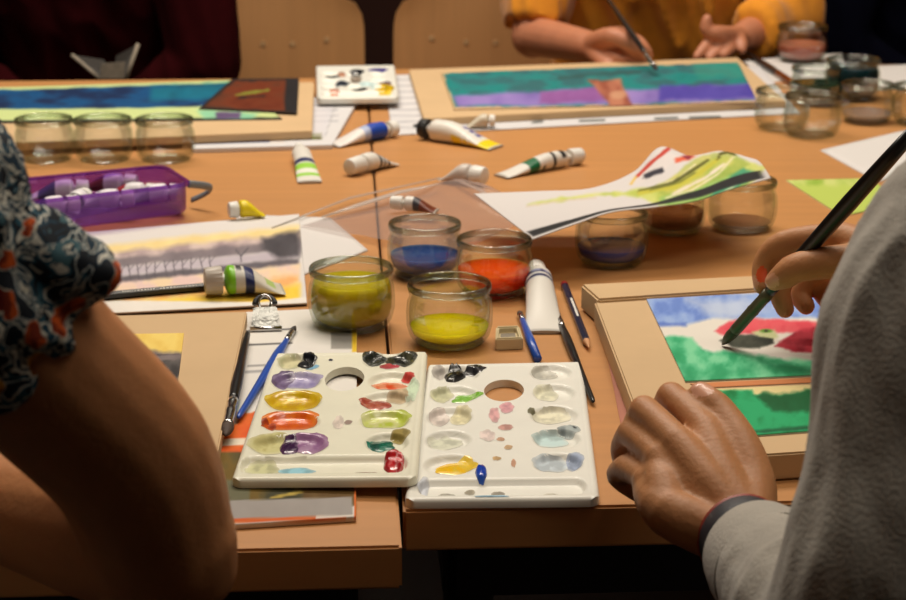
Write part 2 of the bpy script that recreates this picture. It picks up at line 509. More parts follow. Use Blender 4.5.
# ------------------------------------------------------------------ chairs beyond the table
def chair(label, x, y, rz=0.0, first=None):
    t = thing('wooden_chair', label, 'chair', (x, y, 0), 'empty plywood chairs beyond the table')
    w = 0.36
    def at(a, b, z): return Vector((x + a, y + b, z))
    seat = MB()
    vs, fs = [], []
    n = 14
    for k in range(2):
        for j in range(n + 1):
            for i in range(n + 1):
                u = i / n - 0.5; v = j / n - 0.5
                vs.append(at(u * w * (1 - 0.05 * (v + 0.5)), v * 0.42, 0.455 - 0.012 * k - 0.012 * math.exp(-8 * (u * u + v * v)) - 0.05 * max(0, -v - 0.38)))
    N = (n + 1) ** 2; I = lambda i, j: j * (n + 1) + i
    for j in range(n):
        for i in range(n):
            q = (I(i, j), I(i + 1, j), I(i + 1, j + 1), I(i, j + 1)); fs.append(q); fs.append(tuple(N + a for a in reversed(q)))
    per = [I(i, 0) for i in range(n + 1)] + [I(n, j) for j in range(1, n + 1)] + [I(i, n) for i in range(n - 1, -1, -1)] + [I(0, j) for j in range(n - 1, 0, -1)]
    for a, b in zip(per, per[1:] + per[:1]): fs.append((N + a, N + b, b, a))
    seat.add(vs, fs).build('seat', M['ply'], t, smooth=True, auto=0.7)
    # backrest: curved ply panel with rounded corners
    vs, fs = [], []
    H0, H1 = 0.46, 0.785
    for k in range(2):
        for j in range(n + 1):
            for i in range(n + 1):
                u = i / n * 2 - 1; v = j / n * 2 - 1
                uu = u * math.sqrt(1 - 0.20 * v ** 8); vv = v * math.sqrt(1 - 0.14 * u ** 8)
                vs.append(at(uu * w * 0.49, 0.20 + 0.03 * (1 - u * u) + 0.02 * (vv + 1) + 0.012 * k, (H0 + H1) / 2 + vv * (H1 - H0) / 2))
    fs = []
    for j in range(n):
        for i in range(n):
            q = (I(i, j), I(i + 1, j), I(i + 1, j + 1), I(i, j + 1)); fs.append(q); fs.append(tuple(N + a for a in reversed(q)))
    for a, b in zip(per, per[1:] + per[:1]): fs.append((N + a, N + b, b, a))
    MB().add(vs, fs).build('backrest', M['ply'], t, smooth=True, auto=0.7)
    for s in (-1, 1):
        MB().tube([at(s * 0.15, 0.155, 0.445), at(s * 0.15, 0.225, 0.50), at(s * 0.15, 0.250, 0.66)], 0.009, 10).build('back_support', M['chrome'], t, smooth=True)
        MB().tube([at(s * 0.18, -0.17, 0.445), at(s * 0.20, -0.20, 0.0)], 0.010, 10).build('leg', M['chrome'], t, smooth=True)
        MB().tube([at(s * 0.18, 0.15, 0.445), at(s * 0.20, 0.22, 0.0)], 0.010, 10).build('leg', M['chrome'], t, smooth=True)
    for (a, z) in ((-0.10, 0.70), (0.10, 0.70), (-0.03, 0.69), (0.03, 0.69)):
        yb = 0.20 + 0.03 * (1 - (a / (w * .49)) ** 2) + 0.02 * ((z - 0.6225) / 0.1625 + 1)
        MB().tube([at(a, yb - 0.0025, z), at(a, yb + 0.002, z)], 0.006, 12).build('rivet', M['brass'], t, smooth=True, auto=0.6)
    return t
c1 = PD(276, 60, 3.76); c2 = PD(481, 60, 3.78)
chair('empty plywood chair just right of the person in maroon', c1.x, 3.55)
chair('empty plywood chair just left of the person in mustard', c2.x, 3.57)
_f_ = _f
# ------------------------------------------------------------------ paint palettes
WHITE = (226, 222, 212)

def palette(label, corners, tops, wells, hole, tray, paints, group, m, nx=120, ny=150, thick=0.0065):
    """corners BL BR FR FL in sight-line pixels at the heights tops; wells (cx, cy, rx, ry), tray (x0, x1, y0, y1)"""
    W = [P(c[0], c[1], h) for c, h in zip(corners, tops)]
    ctr = sum(W, Vector()) / 4
    t = thing('paint_palette', label, 'palette', (ctr.x, ctr.y, min(tops) - thick + TZ), group)
    hm = sum(tops) / 4
    wid = ((W[1] - W[0]).length + (W[2] - W[3]).length) / 2
    hgt = ((W[0] - W[3]).length + (W[1] - W[2]).length) / 2
    BLm = lambda u, v: (W[3] * (1 - u) + W[2] * u) * (1 - v) + (W[0] * (1 - u) + W[1] * u) * v
    # sight-line pixel -> (u, v) by Newton on the top plane
    def uv(px, py):
        u, v = 0.5, 0.5
        for _ in range(12):
            w = BLm(u, v); x, y = project(w)
            e = 1e-3
            xu, yu = project(BLm(u + e, v)); xv, yv = project(BLm(u, v + e))
            a, b, c, d = (xu - x) / e, (xv - x) / e, (yu - y) / e, (yv - y) / e
            det = a * d - b * c
            rx, ry = px - x, py - y
            u += (d * rx - b * ry) / det; v += (a * ry - c * rx) / det
        return u, v
    E = []
    for (cx, cy, rx, ry) in wells:
        u0, v0 = uv(cx, cy); u1, _ = uv(cx + rx, cy); _, v1 = uv(cx, cy - ry)
        E.append((u0, v0, abs(u1 - u0), abs(v1 - v0)))
    hu, hv = uv(hole[0], hole[1]); hu1, _ = uv(hole[0] + hole[2], hole[1]); _, hv1 = uv(hole[0], hole[1] - hole[3])
    hru, hrv = abs(hu1 - hu), abs(hv1 - hv)
    tu0, tvm = uv(tray[0], (tray[2] + tray[3]) / 2); tu1, _ = uv(tray[1], (tray[2] + tray[3]) / 2)
    _, tv0 = uv((tray[0] + tray[1]) / 2, tray[3]); _, tv1 = uv((tray[0] + tray[1]) / 2, tray[2])
    def depth(u, v):
        z = np.zeros_like(u)
        for (a, b, ru, rv) in E:
            # a slanted trough: shallow at the right, its back wall steep
            du = (u - a) / ru; dv = (v - b) / rv
            r = np.hypot(du, dv)
            k = np.clip((1 - r) / (0.30 - 0.10 * np.clip(dv, -1, 1)), 0, 1); k = k * k * (3 - 2 * k)
            z = np.maximum(z, k * (0.0039 + 0.0013 * np.clip(dv + 0.2, -1, 1)))
        # tray: stadium
        cu = np.clip(u, tu0 + 0.06, tu1 - 0.06)
        r = np.hypot((u - cu) / 0.06, (v - (tv0 + tv1) / 2) / ((tv1 - tv0) / 2))
        k = np.clip((1 - r) / 0.32, 0, 1); k = k * k * (3 - 2 * k)
        z = np.maximum(z, k * 0.0050)
        # raised rim round the edge
        e = np.minimum(np.minimum(u, 1 - u) * wid, np.minimum(v, 1 - v) * hgt)
        z = z - 0.0008 * np.exp(-((e - 0.004) / 0.002) ** 2)
        z = z + 0.0018 * np.clip(1 - e / 0.002, 0, 1) ** 2
        return z
    g = np.linspace(0, 1, nx + 1); h = np.linspace(0, 1, ny + 1)
    U, V = np.meshgrid(g, h)
    # rounded outer corners
    rc = 0.009; ru, rv = rc / wid, rc / hgt
    U2, V2 = U.copy(), V.copy()
    for su in (0, 1):
        for sv in (0, 1):
            du = (ru - (U if su == 0 else 1 - U)) / ru; dv = (rv - (V if sv == 0 else 1 - V)) / rv
            mk = (du > 0) & (dv > 0)
            rr = np.hypot(du, dv); mx = np.maximum(du, dv)
            sc = np.where(mk & (rr > 1e-9), mx / np.maximum(rr, 1e-9), 1)
            nu, nv = ru - du * sc * ru, rv - dv * sc * rv
            U2 = np.where(mk, nu if su == 0 else 1 - nu, U2); V2 = np.where(mk, nv if sv == 0 else 1 - nv, V2)
    U, V = U2, V2
    D = depth(U, V)
    rho = np.hypot((U - hu) / hru, (V - hv) / hrv)
    N = (nx + 1) * (ny + 1)
    I = lambda i, j: j * (nx + 1) + i
    fl = rho.ravel()
    keep = []
    for j in range(ny):
        for i in range(nx):
            q = (I(i, j), I(i + 1, j), I(i + 1, j + 1), I(i, j + 1))
            if min(fl[a] for a in q) >= 0.93 or sum(fl[a] for a in q) / 4 > 1.0: keep.append(q)
    cnt = {}
    for q in keep:
        for a, b in zip(q, q[1:] + q[:1]):
            cnt[(a, b)] = cnt.get((a, b), 0) + 1
    bord = [(a, b) for (a, b) in cnt if (b, a) not in cnt]
    uu, vv = U.ravel().copy(), V.ravel().copy()
    for a, b in bord:
        for x in (a, b):
            if fl[x] < 1.35 and 0.02 < uu[x] < 0.98:
                du, dv = (uu[x] - hu) / hru, (vv[x] - hv) / hrv
                r = math.hypot(du, dv) or 1
                uu[x] = hu + du / r * hru; vv[x] = hv + dv / r * hrv
    Dr = D.ravel()
    top = [BLm(float(uu[k]), float(vv[k])) - Vector((0, 0, float(Dr[k]))) for k in range(N)]
    vs = list(top); fs = list(keep)
    low = {}
    for a, b in bord:
        for x in (a, b):
            if x not in low:
                low[x] = len(vs); p = BLm(float(uu[x]), float(vv[x])); vs.append(p - Vector((0, 0, thick)))
        fs.append((b, a, low[a], low[b]))
    # underside sheet so that the tray is a closed shell
    base = len(vs)
    for k in range(N): vs.append(BLm(float(uu[k]), float(vv[k])) - Vector((0, 0, max(float(Dr[k]) + 0.0012, 0.0018))))
    for q in keep: fs.append(tuple(base + a for a in reversed(q)))
    o = MB().add(vs, fs).build('tray', m, t, smooth=True, auto=0.9)
    # paint: irregular puddles that follow the wells
    def puddle(cx, cy, rx, ry, col, col2=None, lab=None, hgt_=0.0006, seed=1, wob=0.35, wetc=True, name='paint'):
        for _ in range(2):
            u0, v0 = uv(cx, cy)
            dpx = float(depth(np.array([u0]), np.array([v0]))[0])
            if _ == 0: cy = cy - dpx * 0.93 * F / ((BLm(u0, v0) - CAM).dot(_f_))
        u1, _ = uv(cx + rx, cy); _, v1 = uv(cx, cy - ry)
        ru_, rv_ = abs(u1 - u0), abs(v1 - v0)
        nr, na = 9, 40
        us, vs_, rr = [u0], [v0], [0.0]
        for k in range(1, nr + 1):
            for i in range(na):
                a = 2 * PI * i / na
                w = 1 + wob * 2 * (float(fbm(math.cos(a) * 1.6 + 5 + seed * 1.7, math.sin(a) * 1.6 + 5 + seed, seed)) - 0.5)
                r = k / nr
                us.append(u0 + math.cos(a) * r * ru_ * w); vs_.append(v0 + math.sin(a) * r * rv_ * w); rr.append(r)
        us, vs_, rr = np.clip(np.array(us), 0.02, 0.98), np.clip(np.array(vs_), 0.01, 0.985), np.array(rr)
        dd = depth(us, vs_)
        n = fbm(us * 26 + seed, vs_ * 26, seed)
        hh = hgt_ * np.sqrt(np.clip(1 - rr ** 2, 0, 1)) * (0.7 + 0.6 * n) + 0.00025
        pts = [BLm(float(a), float(b)) + Vector((0, 0, float(h_ - d))) for a, b, d, h_ in zip(us, vs_, dd, hh)]
        f2 = [(0, 1 + i, 1 + (i + 1) % na) for i in range(na)]
        for k in range(nr - 1):
            for i in range(na):
                j = (i + 1) % na
                f2.append((1 + k * na + i, 1 + (k + 1) * na + i, 1 + (k + 1) * na + j, 1 + k * na + j))
        c1 = np.array(col, float); c2 = np.array(col2 if col2 is not None else c1 * 0.85, float)
        mm = np.clip((n - 0.38) / 0.24, 0, 1)[:, None]
        cc = c1 * (1 - mm) + c2 * mm
        edge = np.clip((rr - 0.72) / 0.28, 0, 1)[:, None] * (0.45 if wetc else 0.8)
        cc = cc * (1 - edge) + (cc * 0.45 + np.array(WHITE) * 0.55) * edge
        o = MB().add(pts, f2, 0, [tuple(c) for c in cc]).build(name, M['wet'] if wetc else M['sheet'], t, lab, smooth=True, vcol=True)
        return o
    for k, p in enumerate(paints):
        kw = dict(p[6]) if len(p) > 6 else {}
        puddle(p[0], p[1], p[2], p[3], p[4], kw.pop('c2', None), p[5], seed=k + 1, **kw)
    return t

S1 = lambda x, y: (220 + x * 0.2833, 330 + y * 0.2833)
S2 = lambda x, y: (390 + x * 0.29987, 340 + y * 0.29987)
def wl(S, x0, x1, y0, y1):
    a = S(x0, y0); b = S(x1, y1)
    return ((a[0] + b[0]) / 2, (a[1] + b[1]) / 2, (b[0] - a[0]) / 2, (b[1] - a[1]) / 2)
def pd(S, x0, x1, y0, y1, col, lab, **kw):
    return wl(S, x0, x1, y0, y1) + (col, lab, kw)

DRY = dict(wetc=False, hgt_=0.0001)
lw = [wl(S1, *a) for a in ((200, 345, 86, 146), (182, 362, 148, 216), (156, 364, 218, 292), (140, 358, 290, 362), (98, 388, 368, 450),
                           (498, 694, 76, 140), (518, 690, 146, 214), (492, 684, 216, 288), (484, 676, 286, 354), (506, 670, 362, 434))]
lp = [pd(S1, 205, 300, 100, 138, (206, 200, 160), 'pale ochre wash', c2=(180, 180, 140), **DRY),
      pd(S1, 276, 338, 98, 140, (18, 22, 30), 'black paint blob', hgt_=0.003),
      pd(S1, 300, 350, 120, 142, (120, 170, 200), 'thin blue wash', **DRY),
      pd(S1, 236, 356, 160, 212, (186, 178, 214), 'lavender wash', c2=(150, 140, 190)),
      pd(S1, 186, 262, 160, 210, (92, 74, 112), 'dull purple paint', c2=(130, 112, 150)),
      pd(S1, 158, 362, 228, 288, (224, 190, 14), 'bright yellow paint', c2=(204, 160, 20), wob=0.15),
      pd(S1, 146, 354, 296, 356, (240, 120, 24), 'orange paint', c2=(216, 88, 20), wob=0.2),
      pd(S1, 146, 220, 318, 356, (150, 56, 30), 'rusty orange paint', c2=(206, 84, 30)),
      pd(S1, 100, 250, 380, 440, (200, 196, 140), 'faded olive wash', c2=(178, 170, 110), **DRY),
      pd(S1, 250, 384, 378, 442, (150, 104, 150), 'lilac paint', c2=(176, 140, 176), hgt_=0.002),
      pd(S1, 210, 284, 384, 440, (52, 20, 64), 'dark purple paint', c2=(70, 30, 80), hgt_=0.0025),
      pd(S1, 498, 590, 80, 130, (34, 38, 34), 'black green paint', c2=(62, 66, 58), hgt_=0.0016, wob=0.5),
      pd(S1, 584, 692, 82, 132, (30, 32, 28), 'black paint', c2=(80, 80, 62), hgt_=0.0016, wob=0.5),
      pd(S1, 560, 632, 114, 138, (196, 74, 84), 'pinkish red paint'),
      pd(S1, 524, 652, 182, 212, (230, 82, 36), 'orange red paint', c2=(238, 150, 110)),
      pd(S1, 640, 690, 164, 190, (200, 60, 50), 'red smear', **DRY),
      pd(S1, 494, 604, 244, 284, (164, 66, 54), 'brick red paint', c2=(190, 104, 80), hgt_=0.0015),
      pd(S1, 590, 680, 222, 262, (212, 188, 150), 'pale tan wash', **DRY),
      pd(S1, 500, 672, 292, 350, (190, 206, 76), 'lime green paint', c2=(214, 216, 150), wob=0.2),
      pd(S1, 600, 668, 368, 402, (150, 132, 66), 'olive brown wash', **DRY),
      pd(S1, 524, 614, 388, 432, (12, 112, 88), 'teal green paint', c2=(8, 74, 62), hgt_=0.002),
      pd(S1, 205, 330, 484, 512, (150, 204, 220), 'light blue wash', **DRY),
      pd(S1, 90, 210, 470, 520, (206, 206, 160), 'pale green wash', **DRY),
      pd(S1, 460, 580, 492, 508, (222, 140, 140), 'pink smear', **DRY),
      pd(S1, 578, 650, 450, 512, (190, 22, 30), 'glossy red paint blob', c2=(150, 14, 22), hgt_=0.0045, wob=0.15),
      pd(S1, 400, 440, 300, 350, (230, 216, 204), 'pinkish dried smudge', **DRY),
      pd(S1, 440, 468, 318, 334, (150, 130, 120), 'grey brown speck', **DRY),
      pd(S1, 384, 398, 102, 110, (40, 40, 60), 'dark speck', **DRY),
      pd(S1, 655, 702, 168, 250, (206, 226, 196), 'mint green smudge', **DRY)]
rw = [wl(S2, *a) for a in ((142, 302, 86, 142), (130, 296, 152, 214), (118, 280, 224, 292), (112, 276, 300, 368), (106, 292, 380, 452),
                           (462, 612, 82, 136), (472, 622, 146, 208), (462, 632, 218, 284), (472, 642, 296, 364), (472, 648, 376, 446))]
rp = [pd(S2, 184, 250, 98, 142, (14, 14, 16), 'black paint blob', hgt_=0.004),
      pd(S2, 240, 316, 100, 122, (20, 20, 24), 'tail of black paint', c2=(60, 60, 64), hgt_=0.001),
      pd(S2, 140, 186, 98, 136, (190, 184, 176), 'grey wash', **DRY),
      pd(S2, 206, 306, 178, 214, (116, 186, 58), 'bright green paint', c2=(150, 206, 92), hgt_=0.0012),
      pd(S2, 136, 210, 170, 210, (214, 214, 176), 'cream wash', **DRY),
      pd(S2, 130, 200, 240, 290, (236, 224, 216), 'milky white paint', wob=0.2),
      pd(S2, 200, 276, 232, 286, (232, 224, 184), 'cream paint film', **DRY),
      pd(S2, 124, 250, 322, 366, (214, 216, 196), 'pale green grey wash', **DRY),
      pd(S2, 154, 290, 404, 452, (248, 196, 20), 'golden yellow paint', c2=(240, 206, 70), hgt_=0.0015),
      pd(S2, 284, 324, 420, 468, (20, 70, 190), 'strong blue paint blob', c2=(14, 50, 150), hgt_=0.004, wob=0.2),
      pd(S2, 470, 560, 98, 132, (222, 220, 208), 'white paint film', wob=0.3),
      pd(S2, 500, 545, 116, 130, (120, 122, 120), 'grey streak', **DRY),
      pd(S2, 478, 560, 164, 206, (230, 228, 202), 'cream wash', **DRY),
      pd(S2, 466, 600, 234, 282, (234, 230, 204), 'pale yellow wash', **DRY),
      pd(S2, 456, 484, 226, 246, (120, 116, 90), 'olive streak', **DRY),
      pd(S2, 474, 600, 312, 362, (198, 222, 222), 'pale blue wash', **DRY),
      pd(S2, 560, 634, 300, 332, (128, 138, 140), 'blue grey wash', c2=(170, 180, 180), **DRY),
      pd(S2, 596, 628, 288, 304, (60, 62, 66), 'dark grey streak', **DRY),
      pd(S2, 476, 600, 392, 444, (206, 218, 226), 'icy blue wash', **DRY),
      pd(S2, 580, 644, 392, 438, (164, 178, 204), 'grey blue wash', **DRY),
      pd(S2, 540, 580, 412, 428, (160, 140, 110), 'brown streak', **DRY),
      pd(S2, 366, 412, 208, 244, (222, 164, 172), 'rose smudge', **DRY),
      pd(S2, 330, 366, 226, 276, (224, 172, 174), 'rose smudge', **DRY),
      pd(S2, 364, 412, 282, 302, (206, 156, 146), 'dusty pink smudge', **DRY),
      pd(S2, 300, 352, 300, 340, (236, 218, 212), 'pale pink smudge', **DRY),
      pd(S2, 356, 384, 324, 338, (214, 170, 140), 'tan speck', **DRY),
      pd(S2, 382, 410, 350, 366, (214, 180, 140), 'tan speck', **DRY),
      pd(S2, 342, 370, 388, 402, (206, 170, 120), 'tan speck', **DRY),
      pd(S2, 404, 420, 398, 426, (220, 170, 140), 'tan speck', **DRY),
      pd(S2, 164, 220, 502, 526, (168, 164, 152), 'grey smear', **DRY),
      pd(S2, 250, 284, 500, 518, (178, 170, 150), 'grey smear', **DRY),
      pd(S2, 340, 384, 500, 522, (170, 164, 150), 'grey smear', **DRY),
      pd(S2, 270, 400, 516, 532, (160, 200, 224), 'thin blue smear', **DRY),
      pd(S2, 502, 566, 500, 522, (176, 164, 140), 'grey tan smear', **DRY),
      pd(S2, 90, 130, 480, 530, (214, 218, 226), 'bluish smear', **DRY)]
PG = 'white plastic paint palettes'
palette('white palette on the left with purple, orange and red paint in its wells',
        ((274, 353), (427.5, 351.5), (417, 478.5), (231, 480)), (0.0108, 0.0140, 0.0148, 0.0108), lw, (344.6, 378.7, 19.5, 11.8),
        (240, 408, 455, 473), lp, PG, M['plastic_y'])
palette('white palette on the right, mostly clean, with one blue paint blob',
        ((428, 364.5), (582, 361.5), (600, 498.5), (404.5, 500.5)), (0.0068,) * 4, rw, (504, 390.3, 20, 10.6),
        (418, 587, 478, 495), rp, PG, M['plastic'])
far_w = [(330 + 24 * i, 74 + 6.5 * j, 10, 2.4) for i in range(3) for j in range(3)]
def fp(x0, x1, y0, y1, col, lab, **kw): return wl(lambda x, y: (300 + x * 0.13245, 50 + y * 0.13245), x0, x1, y0, y1) + (col, lab, kw)
palette('small palette at the far end between the two drawing boards',
        ((316, 66), (394.5, 65), (399, 97), (317, 98)), (0.02,) * 4, [(c[0], c[1], c[2], c[3]) for c in far_w], (356, 78, 6, 2.2),
        (322, 394, 91, 95.5),
        [fp(380, 486, 145, 178, (20, 24, 36), 'black paint'), fp(515, 660, 158, 186, (86, 76, 170), 'violet paint'),
         fp(190, 320, 208, 232, (24, 34, 42), 'dark paint'), fp(266, 376, 228, 276, (50, 62, 78), 'slate paint'),
         fp(390, 510, 284, 308, (30, 32, 34), 'black paint'), fp(560, 715, 280, 345, (238, 196, 24), 'yellow paint', wob=0.15),
         fp(270, 350, 164, 206, (228, 170, 140), 'salmon paint'), fp(225, 300, 310, 355, (226, 150, 120), 'salmon paint'),
         fp(164, 250, 280, 306, (150, 130, 90), 'brown paint'), fp(590, 690, 232, 264, (140, 110, 112), 'mauve paint'),
         fp(440, 590, 236, 276, (200, 226, 226), 'pale blue wash', **DRY)], PG, M['plastic'], nx=60, ny=60, thick=0.009)

# ------------------------------------------------------------------ glass jars
JR, JH = 0.0395, 0.058
PROF = [(0.0, 0.0), (0.024, 0.0), (0.0315, 0.0022), (0.0365, 0.009), (0.0392, 0.019), (0.0395, 0.030), (0.0385, 0.040), (0.0362, 0.0455),
        (0.0358, 0.047), (0.0374, 0.049), (0.0378, 0.0525), (0.0374, 0.0565), (0.0362, 0.058), (0.0348, 0.0572), (0.0340, 0.053),
        (0.0338, 0.046), (0.0360, 0.040), (0.0368, 0.030), (0.0365, 0.019), (0.0335, 0.0105), (0.027, 0.006), (0.0, 0.0052)]
def inner_r(z):
    pts = [(0.0055, 0.0), (0.006, 0.027), (0.0105, 0.0335), (0.019, 0.0365), (0.030, 0.0368), (0.040, 0.036), (0.046, 0.0338), (0.053, 0.034)]
    for (z0, r0), (z1, r1) in zip(pts, pts[1:]):
        if z <= z1: return r0 + (r1 - r0) * (z - z0) / (z1 - z0)
    return 0.034
_jar_me = None
_ring_me = {}
def jar(px, py, label, liquid=None, level=0.02, clear=0.25, s=1.0, group='small glass water jars', m='glass', h=0.0):
    global _jar_me
    c = P(px, py, h)
    t = thing('glass_jar', label, 'jar', c, group)
    t.scale = (s, s, s)
    if _jar_me is None:
        b = MB().lathe([(r, z) for r, z in PROF], (0, 0, 0), 48).build('glass', M['glass'], None, loc=(0, 0, 0), smooth=True)
        _jar_me = b.data; bpy.data.objects.remove(b)
    me = _jar_me
    if m != 'glass':
        me = _jar_me.copy(); me.materials[0] = M[m]
    for nm, (rr, zz, ra, rb) in (('rim', (0.0364, 0.0545, 0.0021, 0.0036)), ('base', (0.0262, 0.0030, 0.0050, 0.0018))):
        if nm not in _ring_me:
            b = MB().lathe([(rr + ra * math.cos(2 * PI * k / 12), zz + rb * math.sin(2 * PI * k / 12)) for k in range(12)], (0, 0, 0), 48, closed=True).build(nm, M['glassrim' if nm == 'rim' else 'glass'], None, loc=(0, 0, 0), smooth=True)
            _ring_me[nm] = b.data; bpy.data.objects.remove(b)
        r_ = bpy.data.objects.new(nm, _ring_me[nm]); COL.objects.link(r_); r_.parent = t; WL[r_] = WL[t]
    g = bpy.data.objects.new('glass', me); COL.objects.link(g); g.parent = t; WL[g] = WL[t]
    if liquid:
        lm = liquid_mat(liquid, clear)
        prof = [(0.0, 0.0058), (0.0262, 0.0066)]
        z = 0.011
        while z < level - 0.002: prof.append((inner_r(z) - 0.0003, z)); z += 0.004
        prof += [(inner_r(level) - 0.0003, level), (0.0, level)]
        w = MB().lathe(prof, (0, 0, 0), 48)
        w.v = [v + c for v in w.v]
        w.build('paint_water', lm, t, None, smooth=True, auto=0.7)
    return t
def murky(rgb, clear):
    """paint water: scatters light inside, partly clear"""
    m = mat('tinted water', rgb, rough=0.08, spec=0.3)
    nt = m.node_tree; b = nt.nodes['Principled BSDF']
    b.inputs['Subsurface Weight'].default_value = 1.0
    b.inputs['Subsurface Radius'].default_value = (1, 1, 1)
    b.inputs['Subsurface Scale'].default_value = 0.035
    if clear > 0.02:
        tr = nt.nodes.new('ShaderNodeBsdfTransparent'); tr.inputs['Color'].default_value = lin4(tuple(min(255, int(c * .5 + 125)) for c in rgb))
        mx = nt.nodes.new('ShaderNodeMixShader'); mx.inputs['Fac'].default_value = clear
        nt.links.new(b.outputs[0], mx.inputs[1]); nt.links.new(tr.outputs[0], mx.inputs[2])
        nt.links.new(mx.outputs[0], nt.nodes['Material Output'].inputs['Surface'])
    return m
_lq = {}
def liquid_mat(rgb, clear):
    k = (rgb, clear)
    if k not in _lq: _lq[k] = murky(rgb, clear)
    return _lq[k]
G = 'glass water jars on the table'
jar(352, 327, 'glass jar of murky olive green water left of the yellow one', (190, 172, 34), 0.044, 0.02, group=G, s=1.03)
jar(449.5, 343, 'glass jar with bright yellow water at the bottom, nearest jar', (244, 208, 14), 0.018, 0.06, group=G, s=1.0)
jar(425, 275, 'glass jar of dark blue water behind the yellow one', (52, 82, 140), 0.024, 0.12, group=G, s=0.98)
jar(494, 293, 'glass jar of orange water beside the white paint tube', (238, 84, 20), 0.027, 0.10, group=G, s=0.985)
jar(611, 263, 'glass jar of blue water under the front edge of curled painting', (44, 72, 176), 0.020, 0.05, group=G, s=0.98)
jar(672, 231, 'dim jar of brownish water in the shade, middle one under curled painting', (160, 116, 92), 0.026, 0.7, group=G, s=0.95)
jar(741, 229, 'clear jar in the shade under the right end of curled painting', (150, 110, 86), 0.010, 0.5, group=G)
jar(46, 161, 'clear glass jar leftmost of three in front of the blue painting', group=G)
jar(104.5, 161, 'clear glass jar in the middle of three by the blue painting', group=G)
jar(166, 161, 'clear glass jar rightmost of three in front of the blue painting', group=G)
jar(811, 136, 'clear glass jar standing nearest in the cluster on the right', group=G, s=1.03)
jar(781, 129, 'clear glass jar left in the cluster, beside the purple teal painting', group=G, s=1.0)
jar(866, 122, 'clear jar with greyish water behind the nearest one of the cluster', (190, 170, 160), 0.016, 0.6, group=G, s=1.0)
jar(918, 124, 'clear glass jar cut off by the right border', group=G)
jar(815, 104, 'jar with dark green water hidden behind the clear jars', (38, 62, 44), 0.034, 0.1, group=G)
jar(851, 99, 'jar of dark teal water with a paint smeared rim', (26, 58, 66), 0.046, 0.1, group=G, s=1.1)
jar(801, 62, 'jar of brownish pink water farthest back near the mustard sleeve', (190, 116, 96), 0.030, 0.08, group=G, s=1.12)
# ------------------------------------------------------------------ sheets, boards and paintings
def board(name, label, cat, quad, h, th, m=None, edge=None, bevel=0.0012, group=None):
    """thick board, h = height of its top"""
    pts = [P(q[0], q[1], h) for q in quad]
    t = thing(name, label, cat, (sum(p.x for p in pts) / 4, sum(p.y for p in pts) / 4, TZ + h - th), group)
    MB().prism(pts, th).build('panel', m or M['card'], t, bevel=bevel)
    return t

# --- near left: printed pad under the left palette
def pad_fn(px, py):
    p = Paint(px, py, (224, 220, 214))
    # printed form lines on the upper, white part
    for y in (329, 343): p.line([(245, y + 2), (292, y)], 1.2, (30, 30, 34))
    p.line([(248, 366), (268, 365)], 1.0, (90, 90, 94)); p.line([(246, 372), (262, 371)], 2.5, (120, 120, 126), alpha=0.6)
    p.poly([(331, 332), (353, 331), (353, 349), (331, 349)], (150, 146, 140), 0.6)
    p.poly([(352, 300), (357, 300), (357, 352), (352, 352)], (226, 186, 40), 0.5)
    # colourful cover picture on the nearer part
    p.poly([(200, 416), (300, 408), (300, 455), (196, 455)], (226, 108, 32), 1.2, 4, 9, vary=20, col2=(214, 84, 26))
    p.poly([(200, 404), (240, 400), (236, 424), (200, 428)], (120, 150, 160), 1.4, 3, 8, vary=20)
    p.poly([(196, 440), (300, 436), (300, 443), (194, 447)], (232, 220, 200), 0.6)
    p.poly([(196, 452), (360, 452), (360, 506), (190, 506)], (120, 96, 34), 1.0, 0, vary=30, col2=(60, 58, 34), vs=30)
    p.poly([(224, 480), (250, 480), (250, 506), (222, 506)], (104, 102, 76), 1.0, 1)
    p.line([(270, 498), (300, 492), (345, 497)], 2.2, (180, 156, 70), wob=1)
    p.poly([(300, 450), (360, 450), (360, 504), (304, 504)], (96, 70, 26), 2, 2, vary=16)
    p.poly([(190, 501.5), (352, 497), (353, 517.5), (186, 523)], (158, 152, 148), 0.7, vary=6)
    p.poly([(180, 520), (345, 515.6), (347, 519), (180, 525)], (208, 96, 34), 0.6)
    p.poly([(354, 480), (360, 480), (360, 520), (354, 520)], (216, 110, 44), 0.5)
    p.poly([(316, 516), (354, 514.6), (354, 517), (316, 519)], (224, 214, 204), 0.5)
    return p
sheet('drawing_pad', ((246, 312), (357, 307), (356, 517), (196, 527)), 0.0040, pad_fn, 120, 170, 0.0034, side=(226, 200, 170))
tag(bpy.data.objects['drawing_pad'], 'white printed pad with orange picture cover, under the left palette', 'pad')

